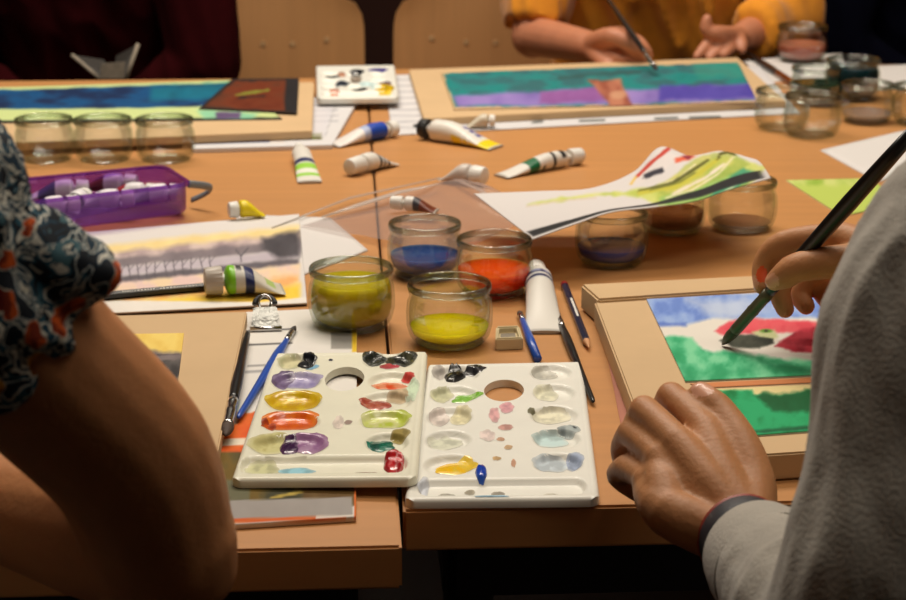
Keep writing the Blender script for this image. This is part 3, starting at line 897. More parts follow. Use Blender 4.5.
# --- near left: yellow and purple landscape on white paper, sheet under it
sheet('paper_sheet', ((236, 214), (330, 217.5), (368, 250), (236, 300)), 0.0015, lambda x, y: Paint(x, y, (212, 208, 206)), 20, 20, 0.0012)
tag(bpy.data.objects['paper_sheet'], 'blank white sheet with cut corner beside the grey and yellow landscape', 'paper')
def land_fn(px, py):
    p = Paint(px, py, (214, 209, 206))
    y0 = lambda x: 252 - (x - 60) * 0.105     # slope of the picture bands
    def band(a, b, col, **k): p.poly([(40, y0(40) + a), (299.5, y0(299.5) + a), (299.5, y0(299.5) + b), (40, y0(40) + b)], col, **k)
    band(-2, 12, (232, 208, 146), soft=3, wob=2, vary=10)
    band(6, 20, (170, 150, 152), soft=3, wob=3, ws=20, vary=12, col2=(206, 186, 180))
    band(12, 22, (108, 100, 108), soft=2, wob=3, ws=16, vary=16, alpha=0.8)
    band(22, 31, (186, 176, 186), soft=2, wob=1)
    band(31, 38, (96, 90, 98), soft=1.6, wob=2, ws=14, vary=10)
    band(37, 50, (226, 196, 190), soft=2, wob=2, vary=8, col2=(232, 206, 170))
    band(48, 60, (236, 176, 112), soft=3, wob=3, vary=10, col2=(232, 206, 140))
    band(58, 80, (240, 206, 70), soft=3, wob=2, vary=12, col2=(236, 190, 64))
    p.poly([(262, 238), (299.5, 231), (299.5, 256), (280, 258), (262, 250)], (72, 68, 74), 3, 3, 10, vary=14)
    for x in range(92, 215, 9):
        yy = y0(x)
        p.line([(x, yy + 20), (x + 3 - (x % 4), yy + 35)], 1.2, (84, 78, 86), alpha=0.8)
        p.line([(x + 1, yy + 26), (x + 6, yy + 20)], 0.9, (84, 78, 86), alpha=0.6)
    p.line([(236, 250), (241, 256), (248, 248)], 1.2, (80, 76, 84)); p.line([(241, 256), (241, 262)], 1.0, (80, 76, 84))
    p.poly([(299.5, 200), (330, 200), (330, 310), (306, 310)], (212, 208, 206), 0.4)
    p.poly([(90, 300), (262, 302), (306, 297), (308, 312), (90, 316)], (228, 222, 214), 0.8)
    return p
sheet('landscape_painting', ((40, 236), (299, 214), (307, 303), (92, 314)), 0.0035, land_fn, 170, 90, 0.0018, side=(70, 62, 60))  # dark side colour imitates the shadow edge along the white paper
tag(bpy.data.objects['landscape_painting'], 'watercolour landscape in grey and yellow bands, with a marker lying on it', 'painting')

# --- near left: cardboard drawing board with a small painting
bl = board('drawing_board', 'tan cardboard drawing board beside the bare arm', 'board', ((60, 317), (247, 311.5), (217, 455), (40, 470)), 0.016, 0.015)
def small_fn(px, py):
    p = Paint(px, py, (204, 172, 130))
    p.poly([(100, 330), (200, 330), (182, 354), (100, 354)], (240, 212, 116), 1, 0, vary=10, col2=(230, 196, 96))
    p.poly([(110, 360), (150, 351), (184, 353), (184, 366), (110, 368)], (124, 112, 112), 2, 3, 9, vary=16)
    p.poly([(100, 366), (140, 362), (180, 360), (181, 372), (174, 392), (160, 398), (100, 410)], (62, 58, 58), 1.2, 3, 7, vary=22, col2=(98, 92, 90))
    p.line([(140, 356), (180, 354)], 1.5, (70, 60, 66), wob=1.5)
    return p
sheet('paint_study', ((92, 334.5), (184, 333), (176, 398), (80, 404)), 0.0172, small_fn, 70, 60, 0.0011)
tag(bpy.data.objects['paint_study'], 'small yellow and charcoal painting on the cardboard beside the arm', 'painting')

# --- far left: board, blue painting, brown painting, printed pad below
def fpad_fn(px, py):
    p = Paint(px, py, (208, 206, 208))
    p.poly([(196, 137), (322, 133), (322, 139.5), (196, 142.5)], (92, 84, 40), 0.5, 0, vary=30, col2=(130, 160, 60), vs=8)
    p.poly([(196, 140.5), (270, 138.5), (270, 142), (196, 144)], (34, 50, 110), 0.5)
    p.poly([(270, 134), (284, 134), (284, 143), (270, 143)], (214, 206, 200), 0.4)
    for y in (105, 110.5, 116, 121.5): p.line([(312, y), (338, y - 0.5)], 0.8, (140, 140, 150), soft=0.4)
    p.line([(337, 100), (325, 137)], 0.6, (150, 150, 156))
    p.poly([(312, 98), (336, 98), (324, 137), (312, 137)], (200, 198, 206), 0.5, alpha=0.6)
    return p
sheet('printed_pad', ((200, 99), (360, 97), (332, 145), (192, 149)), 0.006, fpad_fn, 90, 60, 0.0055, side=(220, 216, 212))
tag(bpy.data.objects['printed_pad'], 'white printed pad under the far left drawing board', 'pad')
bfl = board('drawing_board', 'tan drawing board on the far left, under the dark blue painting', 'board', ((-70, 88), (314, 82), (312, 131), (-70, 146)), 0.018, 0.011)
def blue_fn(px, py):
    p = Paint(px, py, (192, 206, 140))
    p.line([(-80, 122.6), (285, 118)], 2.2, (40, 44, 40), soft=0.5, wob=0.5)
    p.poly([(-80, 92.5), (235, 83), (210, 105), (195, 107), (-80, 110)], (10, 78, 128), 1.0, 1.0, 20, vary=24, vs=12, col2=(6, 34, 74), streak=(0.5, 2))
    p.poly([(150, 86), (230, 83), (210, 100), (150, 100)], (0, 112, 130), 3, 2, 10, alpha=0.7, vary=14)
    p.poly([(195, 110), (260, 113), (250, 120), (205, 118)], (120, 190, 160), 2, 2, 10, alpha=0.8)
    p.poly([(215, 112), (242, 112), (240, 119), (216, 119)], (92, 74, 110), 1, 1)
    return p
sheet('blue_painting', ((-60, 89.5), (230, 80), (282, 118.5), (-60, 123)), 0.0200, blue_fn, 140, 50, 0.0018, side=(40, 40, 40))
tag(bpy.data.objects['blue_painting'], 'long blue painting with pale green borders on the far left board', 'painting')
def brown_fn(px, py):
    p = Paint(px, py, (38, 28, 26))
    p.poly([(203, 107), (236, 81), (288, 79.5), (286, 112), (240, 110.5)], (112, 50, 20), 1.2, 2.0, 8, vary=30, vs=18, col2=(74, 36, 18), streak=(0.6, 2))
    p.poly([(286, 72), (304, 72), (304, 116), (284, 116)], (30, 26, 28), 1.5, 1.5, 8)
    p.line([(236, 95), (268, 90)], 2.5, (120, 120, 40), wob=1)
    p.line([(238, 98), (264, 96)], 2.0, (30, 24, 20), wob=1)
    p.line([(200, 108), (222, 86)], 5, (40, 26, 18), wob=1); p.line([(200, 108), (290, 113)], 3, (44, 30, 20), wob=1)
    p.poly([(228, 112), (282, 112), (282, 121), (228, 121)], (20, 20, 24), 1, 0)
    return p
sheet('brown_painting', ((232, 79), (299, 78), (297, 113), (199, 108.5)), 0.0218, brown_fn, 90, 50, 0.0016, side=(30, 26, 24))
tag(bpy.data.objects['brown_painting'], 'rust brown painting with dark edges overlapping the blue one', 'painting')
# pale edge strip behind, folded card standing by the person in maroon
def card():
    t = thing('folded_card', 'open folded card with pale edges standing before the person in maroon', 'card', P(112, 78, 0.02))
    a, b, c, d, e, f = PD(72, 55, 3.33), PD(100, 79, 3.30), PD(126, 79, 3.30), PD(138, 44, 3.33), PD(104, 60, 3.36), PD(116, 56, 3.40)
    mb = MB(); n = Vector((0, 0.0025, 0))
    def slab(ps, mi=0):
        k = len(ps); mb.add([p for p in ps] + [p + n for p in ps], [list(range(k - 1, -1, -1)), list(range(k, 2 * k))] + [(i, (i + 1) % k, k + (i + 1) % k, k + i) for i in range(k)], mi)
    slab([a, b, (b + c) / 2, e]); slab([c, d, f, (b + c) / 2])
    mb.build('leaf', M['card_dark'], t)
    for pa, pb in ((a, b), (d, c)): MB().tube([pa, pb], 0.0035, 8).build('pale_edge', M['edge_pale'], t, smooth=True)
    k = MB(); q = [PD(101, 64, 3.295), PD(125, 62, 3.295), PD(124, 78.5, 3.295), PD(100, 78.5, 3.295)]
    slab2 = [p for p in q]
    k.add(slab2 + [p + n for p in slab2], [(3, 2, 1, 0), (4, 5, 6, 7)] + [(i, (i + 1) % 4, 4 + (i + 1) % 4, 4 + i) for i in range(4)])
    k.build('inner_sheet', M['edge_pale'], t)
    return t
M['card_dark'] = mat('dark grey card', (48, 44, 40), rough=0.7)
M['edge_pale'] = mat('pale card edge', (150, 138, 122), rough=0.8, vary=0.3, scale=(60, 60, 60))
card()

# --- far right board with the teal and purple painting
def newsp_fn(px, py):
    p = Paint(px, py, (208, 206, 208))
    for y in range(80, 132, 6): p.line([(385, y), (420, y - 0.5)], 0.8, (150, 150, 158), soft=0.4)
    p.poly([(414, 124), (424, 123.6), (424, 127), (414, 127.5)], (30, 30, 34), 0.4)
    for x, w in ((533, 9), (580, 24), (655, 22), (690, 30)): p.line([(x, 122.4 - (x - 533) * 0.03), (x + w, 121.5 - (x - 533) * 0.03)], 2.2, (60, 64, 60), soft=0.5, alpha=0.8)
    return p
sheet('newspaper_sheet', ((384, 75), (760, 66), (800, 113), (392, 135)), 0.002, newsp_fn, 200, 60, 0.0015)
tag(bpy.data.objects['newspaper_sheet'], 'white printed sheet sticking out under the far right drawing board', 'paper')
bfr = board('drawing_board', 'tan drawing board under the teal and purple painting', 'board', ((409, 69.5), (738, 57.5), (786, 101), (424, 119)), 0.0125, 0.0105)
def teal_fn(px, py):
    p = Paint(px, py, (204, 168, 124))
    p.poly([(443, 74), (470, 72), (600, 67), (736, 62.5), (748, 74), (757, 84), (755, 100), (700, 102), (640, 104), (540, 106.5), (456, 107), (452, 98)], (30, 138, 136), 0.8, 1.6, 9, vary=34, vs=11, col2=(44, 100, 106), streak=(0.6, 2))
    yb = lambda x: 96 - (x - 445) * 0.04
    p.poly([(430, yb(430)), (600, yb(600) - 1), (650, yb(650) + 2), (754, yb(754)), (755, 99.5), (700, 101), (640, 103.5), (540, 105.5), (458, 106), (452, yb(452))], (124, 104, 176), 2, 2, 14, vary=16, col2=(146, 124, 190), vs=30)
    p.poly([(660, 86), (752, 84), (754, 98), (660, 100)], (74, 64, 158), 2, 2, 12, vary=12)
    p.poly([(540, 92), (602, 86), (604, 101), (540, 104)], (136, 84, 150), 2, 2, 10, vary=14)
    p.poly([(588, 80), (620, 79), (634, 109), (612, 110), (603, 96)], (150, 84, 66), 1.5, 2, 8, vary=18, col2=(178, 116, 90))
    p.ell(618, 95, 8, 4, (190, 140, 110), 0.3, 0.3)
    p.line([(560, 78), (600, 74), (640, 72)], 3, (40, 80, 80), wob=2, alpha=0.7)
    p.poly([(690, 60), (745, 58), (760, 75), (700, 80)], (60, 150, 130), 3, 4, 12, alpha=0.5)
    return p
sheet('teal_painting', ((441, 73), (738, 62), (758, 102), (454, 109.5)), 0.0142, teal_fn, 170, 60, 0.0016, side=(120, 110, 120))
tag(bpy.data.objects['teal_painting'], 'teal and purple painting being worked on by the person in mustard', 'painting')

# --- white papers on the far right
for nm, lab, q, hh in (
    ('paper_sheet', 'white paper under the jar of brownish pink water', ((742, 60), (842, 53), (846, 76), (770, 82)), 0.0012),
    ('paper_sheet', 'white paper at the right border behind the dark teal jar', ((868, 66), (935, 63), (935, 88), (876, 90)), 0.0012),
    ('paper_sheet', 'white paper corner under the long black brush handle', ((820, 150), (905, 130), (950, 160), (878, 182)), 0.0012),
    ):
    o = sheet(nm, q, hh, lambda x, y: Paint(x, y, (212, 208, 206)), 10, 10, 0.0012); tag(o, lab, 'paper')
def green_fn(px, py):
    p = Paint(px, py, (178, 196, 92))
    p.poly([(770, 178), (890, 176), (890, 184), (770, 186)], (150, 180, 70), 2, 2, 10, vary=14, col2=(196, 204, 120))
    return p
o = sheet('green_painting', ((786, 180), (872, 178), (900, 204), (842, 216)), 0.0012, green_fn, 40, 24, 0.0012); tag(o, 'light green painting lying flat right of the curled one', 'painting')

# --- the curled painting propped on the jars
def lerp_chain(ch, n):
    xs = [c[0] for c in ch]
    t = np.linspace(0, 1, n + 1)
    # smooth (Catmull-Rom) resample on the given parameter
    out = []
    for x in t:
        k = max(i for i in range(len(xs)) if xs[i] <= x + 1e-9); k = min(k, len(xs) - 2)
        a = (x - xs[k]) / (xs[k + 1] - xs[k])
        p0 = np.array(ch[max(k - 1, 0)][1:]); p1 = np.array(ch[k][1:]); p2 = np.array(ch[k + 1][1:]); p3 = np.array(ch[min(k + 2, len(ch) - 1)][1:])
        out.append(0.5 * ((2 * p1) + (-p0 + p2) * a + (2 * p0 - 5 * p1 + 4 * p2 - p3) * a * a + (-p0 + 3 * p1 - 3 * p2 + p3) * a ** 3))
    return out
def curled():
    nx, ny = 110, 60
    fr = lerp_chain([(0, 533, 239, .046), (0.22, 575, 224, .060), (0.40, 612, 212, .066), (0.58, 655, 207, .068), (0.75, 695, 201, .071), (0.88, 728, 190, .076), (1, 771, 178, .084)], nx)
    bk = lerp_chain([(0, 474, 193.5, .046), (0.25, 540, 191, .047), (0.45, 591, 188, .05), (0.58, 633, 172, .060), (0.70, 660, 147, .076), (0.82, 690, 155.5, .076), (0.93, 722, 151, .084), (1, 741, 163, .083)], nx)
    top, px, py = [], [], []
    for j in range(ny + 1):
        v = j / ny
        for i in range(nx + 1):
            a, b = P(*fr[i]), P(*bk[i])
            w = a * (1 - v) + b * v
            w.z += 0.012 * math.sin(PI * v) * (i / nx) * (0.35 + 0.65 * (i / nx))
            top.append(w); x, y = project(w); px.append(x); py.append(y)
    top = [w for w in top]
    px, py = np.array(px), np.array(py)
    uu = np.tile(np.linspace(0, 1, nx + 1), ny + 1); vv = np.repeat(np.linspace(0, 1, ny + 1), nx + 1)
    S5 = lambda x, y: (600 + x * 0.2208, 140 + y * 0.2208)
    q = lambda *a: [S5(x, y) for x, y in a]
    p = Paint(px, py, (210, 205, 204))
    p.poly(q((-20, 238), (120, 232), (300, 196), (480, 90), (560, 70), (760, 120), (700, 180), (600, 260), (430, 300), (260, 296), (180, 262), (40, 250), (-150, 275), (-330, 300), (-330, 288), (-140, 256)), (186, 198, 96), 1.6, 2.0, 9, vary=18, col2=(206, 208, 124))
    p.line(q((-330, 300), (-180, 275), (-20, 262)), 1.6, (206, 188, 176), soft=1.2, alpha=0.7)
    p.poly(q((270, 262), (420, 215), (560, 110), (640, 120), (700, 150), (560, 250), (430, 296), (270, 296)), (134, 180, 92), 1.5, 2, 8, vary=16, col2=(160, 194, 108))
    p.poly(q((570, 190), (640, 120), (720, 150), (610, 230), (520, 268), (460, 280)), (70, 152, 112), 1.5, 2, 8, vary=14)
    p.poly(q((250, 225), (330, 165), (430, 85), (470, 70), (600, 50), (680, 110), (560, 170), (400, 230), (300, 250)), (200, 192, 92), 1.5, 2, 9, vary=16, col2=(150, 168, 70), alpha=0.75)
    p.line(q((300, 262), (420, 225), (540, 150), (600, 80)), 2.2, (222, 214, 170), soft=1.0, wob=1.0)
    p.line(q((240, 222), (360, 170), (430, 110)), 1.6, (224, 216, 180), soft=0.8, wob=0.8)
    p.line(q((470, 285), (600, 215), (690, 150)), 1.6, (190, 210, 170), soft=0.9, wob=0.8)
    p.line(q((330, 245), (480, 170), (560, 110)), 3.0, (226, 214, 196), soft=1.2, wob=1.0)
    p.line(q((180, 232), (330, 195), (430, 130), (490, 90)), 3.2, (90, 90, 34), soft=1.0, wob=1.0)
    p.line(q((180, 240), (340, 212), (450, 150), (530, 92)), 4.0, (190, 184, 62), soft=1.2, wob=1.0)
    p.line(q((230, 225), (360, 192), (430, 148)), 1.6, (112, 116, 44), soft=1.0)
    p.poly(q((130, 195), (225, 110), (300, 55), (350, 70), (300, 130), (200, 185), (150, 205)), (214, 206, 204), 1.2, 1, 6)
    p.line(q((168, 165), (240, 95), (310, 40)), 3.2, (186, 60, 48), soft=0.9, wob=0.8)
    p.line(q((205, 165), (240, 150), (278, 138)), 4.6, (44, 44, 56), soft=1.0, wob=1.0)
    p.poly(q((340, 80), (400, 62), (440, 74), (400, 92), (340, 105)), (208, 86, 56), 1.2, 1.5, 6, vary=16)
    p.poly(q((376, 74), (420, 70), (400, 88)), (110, 30, 60), 1, 1, 5, alpha=0.8)
    p.line(q((140, 200), (160, 170)), 2.0, (220, 180, 70), soft=1.0)
    p.line(q((536, 85), (545, 62), (580, 55), (610, 66)), 2.6, (86, 84, 30), soft=0.8)
    # black border along the front edge
    q2 = np.column_stack((uu, vv))
    wv = 0.07 + 0.03 * np.cos(uu * 6.2) + 0.045 * np.clip((uu - 0.6) / 0.4, 0, 1)
    d = np.maximum(vv - 0.032 - wv, 0.032 - vv) ; d = np.maximum(d, np.maximum(uu - 0.975, 0.02 - uu))
    p._lay(d * 60, (34, 33, 34), 0.6, 1.0, 4, 10)
    # rolled back corner
    o = grid_mesh('curled_painting', top, nx, ny, p.c, 0.0009, [M['sheet'], M['sheet']], None, (222, 214, 206))
    tag(o, 'curled painting with green stripes and black border propped on jars', 'painting')
curled()

# --- clear plastic sleeve on the table behind the jars
def film():
    nx, ny = 30, 24
    q = [P(*a) for a in ((452, 178, .003), (540, 214, .003), (446, 258, .003), (300, 226, .003))]
    vs = []
    for k in range(2):
        for j in range(ny + 1):
            v = j / ny
            for i in range(nx + 1):
                u = i / nx
                w = (q[3] * (1 - u) + q[2] * u) * (1 - v) + (q[0] * (1 - u) + q[1] * u) * v
                w = w + Vector((0, 0, 0.010 * float(fbm(u * 3.2, v * 3.0, 9)) * math.sin(PI * min(max(u, 0), 1)) + 0.016 * math.exp(-((v - 0.86) / 0.09) ** 2) * math.sin(PI * u) - 0.0005 * k))
                vs.append(w)
    N = (nx + 1) * (ny + 1); I = lambda i, j: j * (nx + 1) + i
    fs = []
    for j in range(ny):
        for i in range(nx):
            c = (I(i, j), I(i + 1, j), I(i + 1, j + 1), I(i, j + 1)); fs.append(c)
    vs = vs[:N]
    t = thing('plastic_sleeve', 'clear crumpled plastic sleeve lying behind the jars of blue and orange water', 'sleeve', (q[0] + q[2]) / 2)
    MB().add(vs, fs).build('film', M['film'], t, smooth=True)
    MB().tube([P(322, 217, .005), P(356, 206, .010), P(400, 192, .014), P(438, 184, .010)], [.002, .005, .005, .002], 12, flat=(0.35, 1)).build('fold_glare', M['foldglare'], t, smooth=True)  # folds modelled as pale strips that imitate white glare streaks on the film
    MB().tube([P(452, 178, .008), P(480, 190, .012), P(500, 205, .008)], [.001, .004, .001], 12, flat=(0.35, 1)).build('fold_glare', M['foldglare'], t, smooth=True)
    MB().tube([P(272, 228, .004), P(350, 198, .007), P(440, 178, .006)], [.001, .0014, .001], 8).build('fold_glare', M['foldglare'], t, smooth=True)
    return t
film()

# --- near right drawing board
nb = thing('drawing_board', 'tan drawing board on the right, under the resting hand', 'board', P(720, 380, 0))
MB().prism([P(594.5, 301.5, .022), P(856, 284, .022), P(905, 445, .022), P(655, 462, .022)], 0.021).build('panel', M['card'], nb, bevel=0.0015)
MB().prism([P(581, 284, .026), P(864, 270, .026), P(868, 281, .026), P(598, 299, .026)], 0.025).build('back_strip', M['card'], nb, bevel=0.002)
def under_fn(px, py): return Paint(px, py, (206, 140, 120))
o = sheet('pink_sheet', ((600, 318), (680, 318), (700, 440), (625, 446)), 0.0006, under_fn, 6, 6, 0.0005, side=(190, 110, 100)); tag(o, 'pinkish paper edge sticking out under the right drawing board', 'paper')
S4 = lambda x, y: (560 + x * 0.3832, 250 + y * 0.3832)
def bird_fn(px, py):
    p = Paint(px, py, (224, 218, 208))
    q = lambda *a: [S4(x, y) for x, y in a]
    p.poly(q((215, 120), (420, 112), (800, 108), (800, 172), (600, 178), (480, 178), (400, 178), (330, 196), (250, 196)), (112, 142, 214), 2, 2, 12, vary=16, col2=(150, 176, 226))
    p.poly(q((330, 130), (480, 124), (560, 150), (460, 176), (380, 170)), (196, 206, 226), 5, 5, 14, alpha=0.75)
    p.poly(q((240, 190), (330, 188), (330, 199), (250, 198)), (70, 100, 190), 1.5, 1.5, 8, alpha=0.7)
    p.poly(q((258, 226), (300, 222), (342, 232), (372, 262), (470, 270), (560, 280), (800, 300), (800, 345), (560, 345), (320, 352)), (60, 174, 120), 2, 3, 12, vary=30, col2=(124, 208, 160))
    p.poly(q((300, 290), (360, 330), (500, 300), (500, 320), (330, 344)), (40, 150, 100), 4, 5, 12, alpha=0.5)
    p.poly(q((520, 290), (800, 318), (800, 336), (560, 326)), (30, 130, 84), 3, 4, 10, alpha=0.5)
    p.poly(q((402, 212), (440, 186), (520, 178), (620, 186), (690, 190), (690, 214), (600, 214), (560, 216), (500, 218), (440, 226)), (226, 96, 104), 1.6, 2, 9, vary=14, col2=(214, 70, 84))
    p.poly(q((560, 252), (612, 212), (660, 202), (760, 200), (760, 270), (620, 268)), (150, 22, 42), 1.4, 2, 8, vary=14, col2=(180, 40, 58))
    p.poly(q((500, 214), (560, 206), (570, 226), (540, 240)), (196, 200, 150), 1.5, 1.5, 8)
    p.ell(*S4(538, 211), 6, 2.2, (96, 140, 50), 0.3, 0.2); p.ell(*S4(538, 211), 2, 1.0, (50, 50, 30), 0.4)
    p.poly(q((415, 236), (440, 222), (500, 220), (556, 232), (558, 244), (520, 256), (450, 254)), (42, 46, 38), 1.2, 1.5, 8, vary=10, col2=(70, 74, 62))
    return p
o = sheet('bird_painting', (S4(226, 128), (852, 287.5), (872, 372), (685.5, 381)), 0.0236, bird_fn, 150, 90, 0.0014); tag(o, 'blue, red and green watercolour being painted with the long brush', 'painting')
def hedge_fn(px, py):
    p = Paint(px, py, (226, 208, 150))
    q = lambda *a: [S4(x, y) for x, y in a]
    p.poly(q((385, 366), (500, 366), (506, 380), (800, 380), (800, 500), (440, 500)), (20, 140, 82), 1.5, 2, 10, vary=30, col2=(36, 166, 106))
    p.poly(q((505, 380), (530, 372), (560, 376), (600, 372), (640, 366), (800, 366), (800, 420), (560, 420)), (10, 92, 48), 2.5, 4, 9, vary=14)
    p.line(q((490, 476), (640, 464), (800, 456)), 3, (10, 90, 54), soft=1.5, wob=1)
    return p
o = sheet('hedge_painting', (S4(388, 364), (872, 382), (884, 425), S4(496, 484)), 0.0236, hedge_fn, 110, 50, 0.0014); tag(o, 'green hedge painting on the board just above the thumb', 'painting')
o = sheet('tape_strip', ((690, 383.5), (874, 374.5), (875, 379.5), (699, 388)), 0.0228, lambda x, y: Paint(x, y, (206, 132, 84)), 30, 4, 0.0006); tag(o, 'orange brown strip between the two paintings on the right board', 'tape')

# ------------------------------------------------------------------ paint tubes
def paint_tube(label, tail, cap, w, bands, base=(224, 220, 212), cap_m='cap', flat=0.30, h=0.0, cap_len=0.16, cap_w=0.62, group='loose paint tubes on the table', squeeze=0.0, name='paint_tube', marks=None, neck=True):
    """tail and cap: sight-line pixels of the crimped end and of the cap's end, on a surface h above the table"""
    T, Cp = P(tail[0], tail[1], h), P(cap[0], cap[1], h)
    ax = Cp - T; L = ax.length; ax.normalize()
    sd = Vector((ax.y, -ax.x, 0)); up = Vector((0, 0, 1))
    t = thing(name, label, 'paint tube', T + ax * L / 2, group)
    n = 28; K = 44; bl = 1 - cap_len - 0.03
    vs, cc = [], []
    R = w / 2
    for k in range(K + 1):
        s = k / K
        if s < 0.9:
            a = s / 0.9
            f = min(1.0, a / 0.85); f = f * f * (3 - 2 * f)
            hw = R * (1.22 - 0.22 * f); hh = 0.0016 + (R * (1 - squeeze) - 0.0016) * (f ** 0.8)
            hh *= 1 - squeeze * 0.5 * math.sin(PI * a) * (0.5 + 0.5 * math.sin(9 * a))
        else:
            a = (s - 0.9) / 0.1; q = math.sqrt(max(0, 1 - a * a * 0.86))
            hw = R * q; hh = R * (1 - squeeze) * q
        zc = max(hh, 0.0) + 0.0006 if s < 0.9 else R * (1 - squeeze) + 0.0006
        c = T + ax * (s * bl * L) + up * zc
        for i in range(n):
            g = 2 * PI * i / n
            vs.append(c + sd * (math.cos(g) * hw) + up * (math.sin(g) * hh))
            col = base
            for b in bands:
                if b[0] <= s <= b[1] and (len(b) < 4 or b[3][0] <= (math.degrees(g) % 360) <= b[3][1]): col = b[2]
            if s < 0.045: col = tuple(int(x * 0.82) for x in base)
            cc.append(col)
    fs = [(k * n + i, k * n + (i + 1) % n, (k + 1) * n + (i + 1) % n, (k + 1) * n + i) for k in range(K) for i in range(n)]
    fs += [list(range(n - 1, -1, -1)), [K * n + i for i in range(n)]]
    MB().add(vs, fs, 0, cc).build('tube_body', M['tube'], t, smooth=True, vcol=True, auto=0.8)
    z = up * (R * (1 - squeeze) + 0.0006)
    a0 = T + ax * (bl * L * 0.99) + z; a1 = T + ax * (L * (1 - cap_len)) + z; a2 = T + ax * L + z
    if neck: MB().tube([a0, a1 + ax * 0.001], R * 0.36, 16).build('neck', M['cap'], t, smooth=True, auto=0.7)
    # ribbed cap
    r = min(R * cap_w, R * (1 - squeeze)); mb = MB(); nn = 40; vs = []
    side2 = ax.cross(up).normalized()
    for (d, q) in ((0, 0.96), (0.08, 1), (0.85, 0.94), (0.97, 0.86), (1.0, 0.70)):
        for i in range(nn):
            g = 2 * PI * i / nn; rr = r * q * (1 if i % 2 or q < 0.9 else 0.955)
            vs.append(a1 + ax * ((a2 - a1).length * d) + up * (math.sin(g) * rr) + side2 * (math.cos(g) * rr))
    fs = [(k * nn + i, k * nn + (i + 1) % nn, (k + 1) * nn + (i + 1) % nn, (k + 1) * nn + i) for k in range(4) for i in range(nn)]
    fs += [list(range(nn - 1, -1, -1)), [4 * nn + i for i in range(nn)]]
    mb.add(vs, fs).build('cap', M[cap_m], t, smooth=True, auto=0.6)
    return t
NAVY = (34, 44, 92); LIME = (126, 196, 40); BLUE = (36, 74, 176); YEL = (236, 212, 30); DK = (46, 44, 44)
paint_tube('white paint tube with navy lettering right of the orange water jar', (545, 334.5), (536, 281), 0.028,
           [(0.66, 0.78, (214, 212, 210)), (0.70, 0.74, NAVY), (0.79, 0.86, NAVY), (0.80, 0.85, (150, 156, 190), (40, 70)), (0.80, 0.85, (150, 156, 190), (90, 120)), (0.30, 0.31, (200, 200, 200))], cap_len=0.15, cap_w=0.72)
paint_tube('paint tube with lime and navy bands lying on the landscape painting', (283, 291), (205, 296), 0.034,
           [(0.14, 0.30, (170, 200, 120), (40, 140)), (0.30, 0.52, (216, 210, 196)), (0.52, 0.67, NAVY), (0.67, 0.85, (200, 196, 186)), (0.71, 0.80, DK, (60, 120)), (0.84, 1.0, LIME)], cap_m='capgrey', h=0.004, cap_len=0.22, cap_w=0.9, base=(208, 204, 190), squeeze=0.15)
paint_tube('yellow paint tube with clear cap at the edge of white sheet', (263, 216), (229, 219), 0.020, [(0.0, 0.9, YEL), (0.3, 0.6, (214, 190, 40), (60, 120))], h=0.004, base=YEL, cap_len=0.26, cap_w=0.95)
paint_tube('small squeezed white and lime paint tube standing out on the bare table', (310, 184), (299, 155), 0.025,
           [(0.14, 0.42, (150, 206, 70)), (0.22, 0.30, (230, 228, 216)), (0.44, 0.54, NAVY)], cap_len=0.12, cap_w=0.6, squeeze=0.2)
paint_tube('small white tube with dark label lying across the table seam', (391, 165), (349, 177), 0.024,
           [(0.3, 0.62, (64, 60, 60)), (0.38, 0.44, (220, 218, 212)), (0.5, 0.56, (210, 210, 206))], cap_len=0.28, cap_w=0.95)
paint_tube('long white paint tube with blue band at the far seam', (332, 147), (396, 137), 0.024,
           [(0.52, 0.62, (170, 182, 214)), (0.62, 0.94, BLUE)], cap_len=0.12, cap_w=0.95, base=(228, 222, 218))
paint_tube('white and yellow paint tube with black cap on the far side', (497, 149), (421, 139), 0.030,
           [(0.0, 0.20, YEL), (0.2, 0.6, YEL, (180, 270)), (0.2, 0.6, YEL, (0, 20)), (0.26, 0.52, (70, 74, 150), (60, 96)), (0.34, 0.36, (228, 226, 222)), (0.42, 0.44, (228, 226, 222)), (0.2, 0.66, YEL, (270, 360))], cap_m='blackp', cap_len=0.1, cap_w=0.95)
paint_tube('small beige tube lying against the far right printed sheet', (467, 128), (495, 128), 0.020, [(0, 1, (206, 196, 176))], base=(206, 196, 176), cap_len=0.2, cap_w=0.9, h=0.002)
paint_tube('white paint tube with green label and white cap on open table', (500, 178), (581, 164), 0.022,
           [(0.36, 0.52, (26, 104, 66)), (0.72, 0.76, DK), (0.86, 0.92, DK, (20, 150)), (0.56, 0.60, (40, 60, 50), (180, 360))], cap_len=0.15, cap_w=1.0)
paint_tube('nearly clear tube with shiny cap at the sleeve corner', (444, 180), (485, 186), 0.024, [(0, 1, (206, 196, 188))], base=(206, 196, 188), cap_len=0.3, cap_w=1.0, h=0.002)
paint_tube('white tube with rusty brown tail on the plastic sleeve', (437, 213), (391, 210), 0.017, [(0.0, 0.50, (112, 54, 34)), (0.5, 0.7, (70, 70, 76)), (0.7, 1.0, (222, 218, 212))], h=0.010, cap_len=0.26, cap_w=0.95)

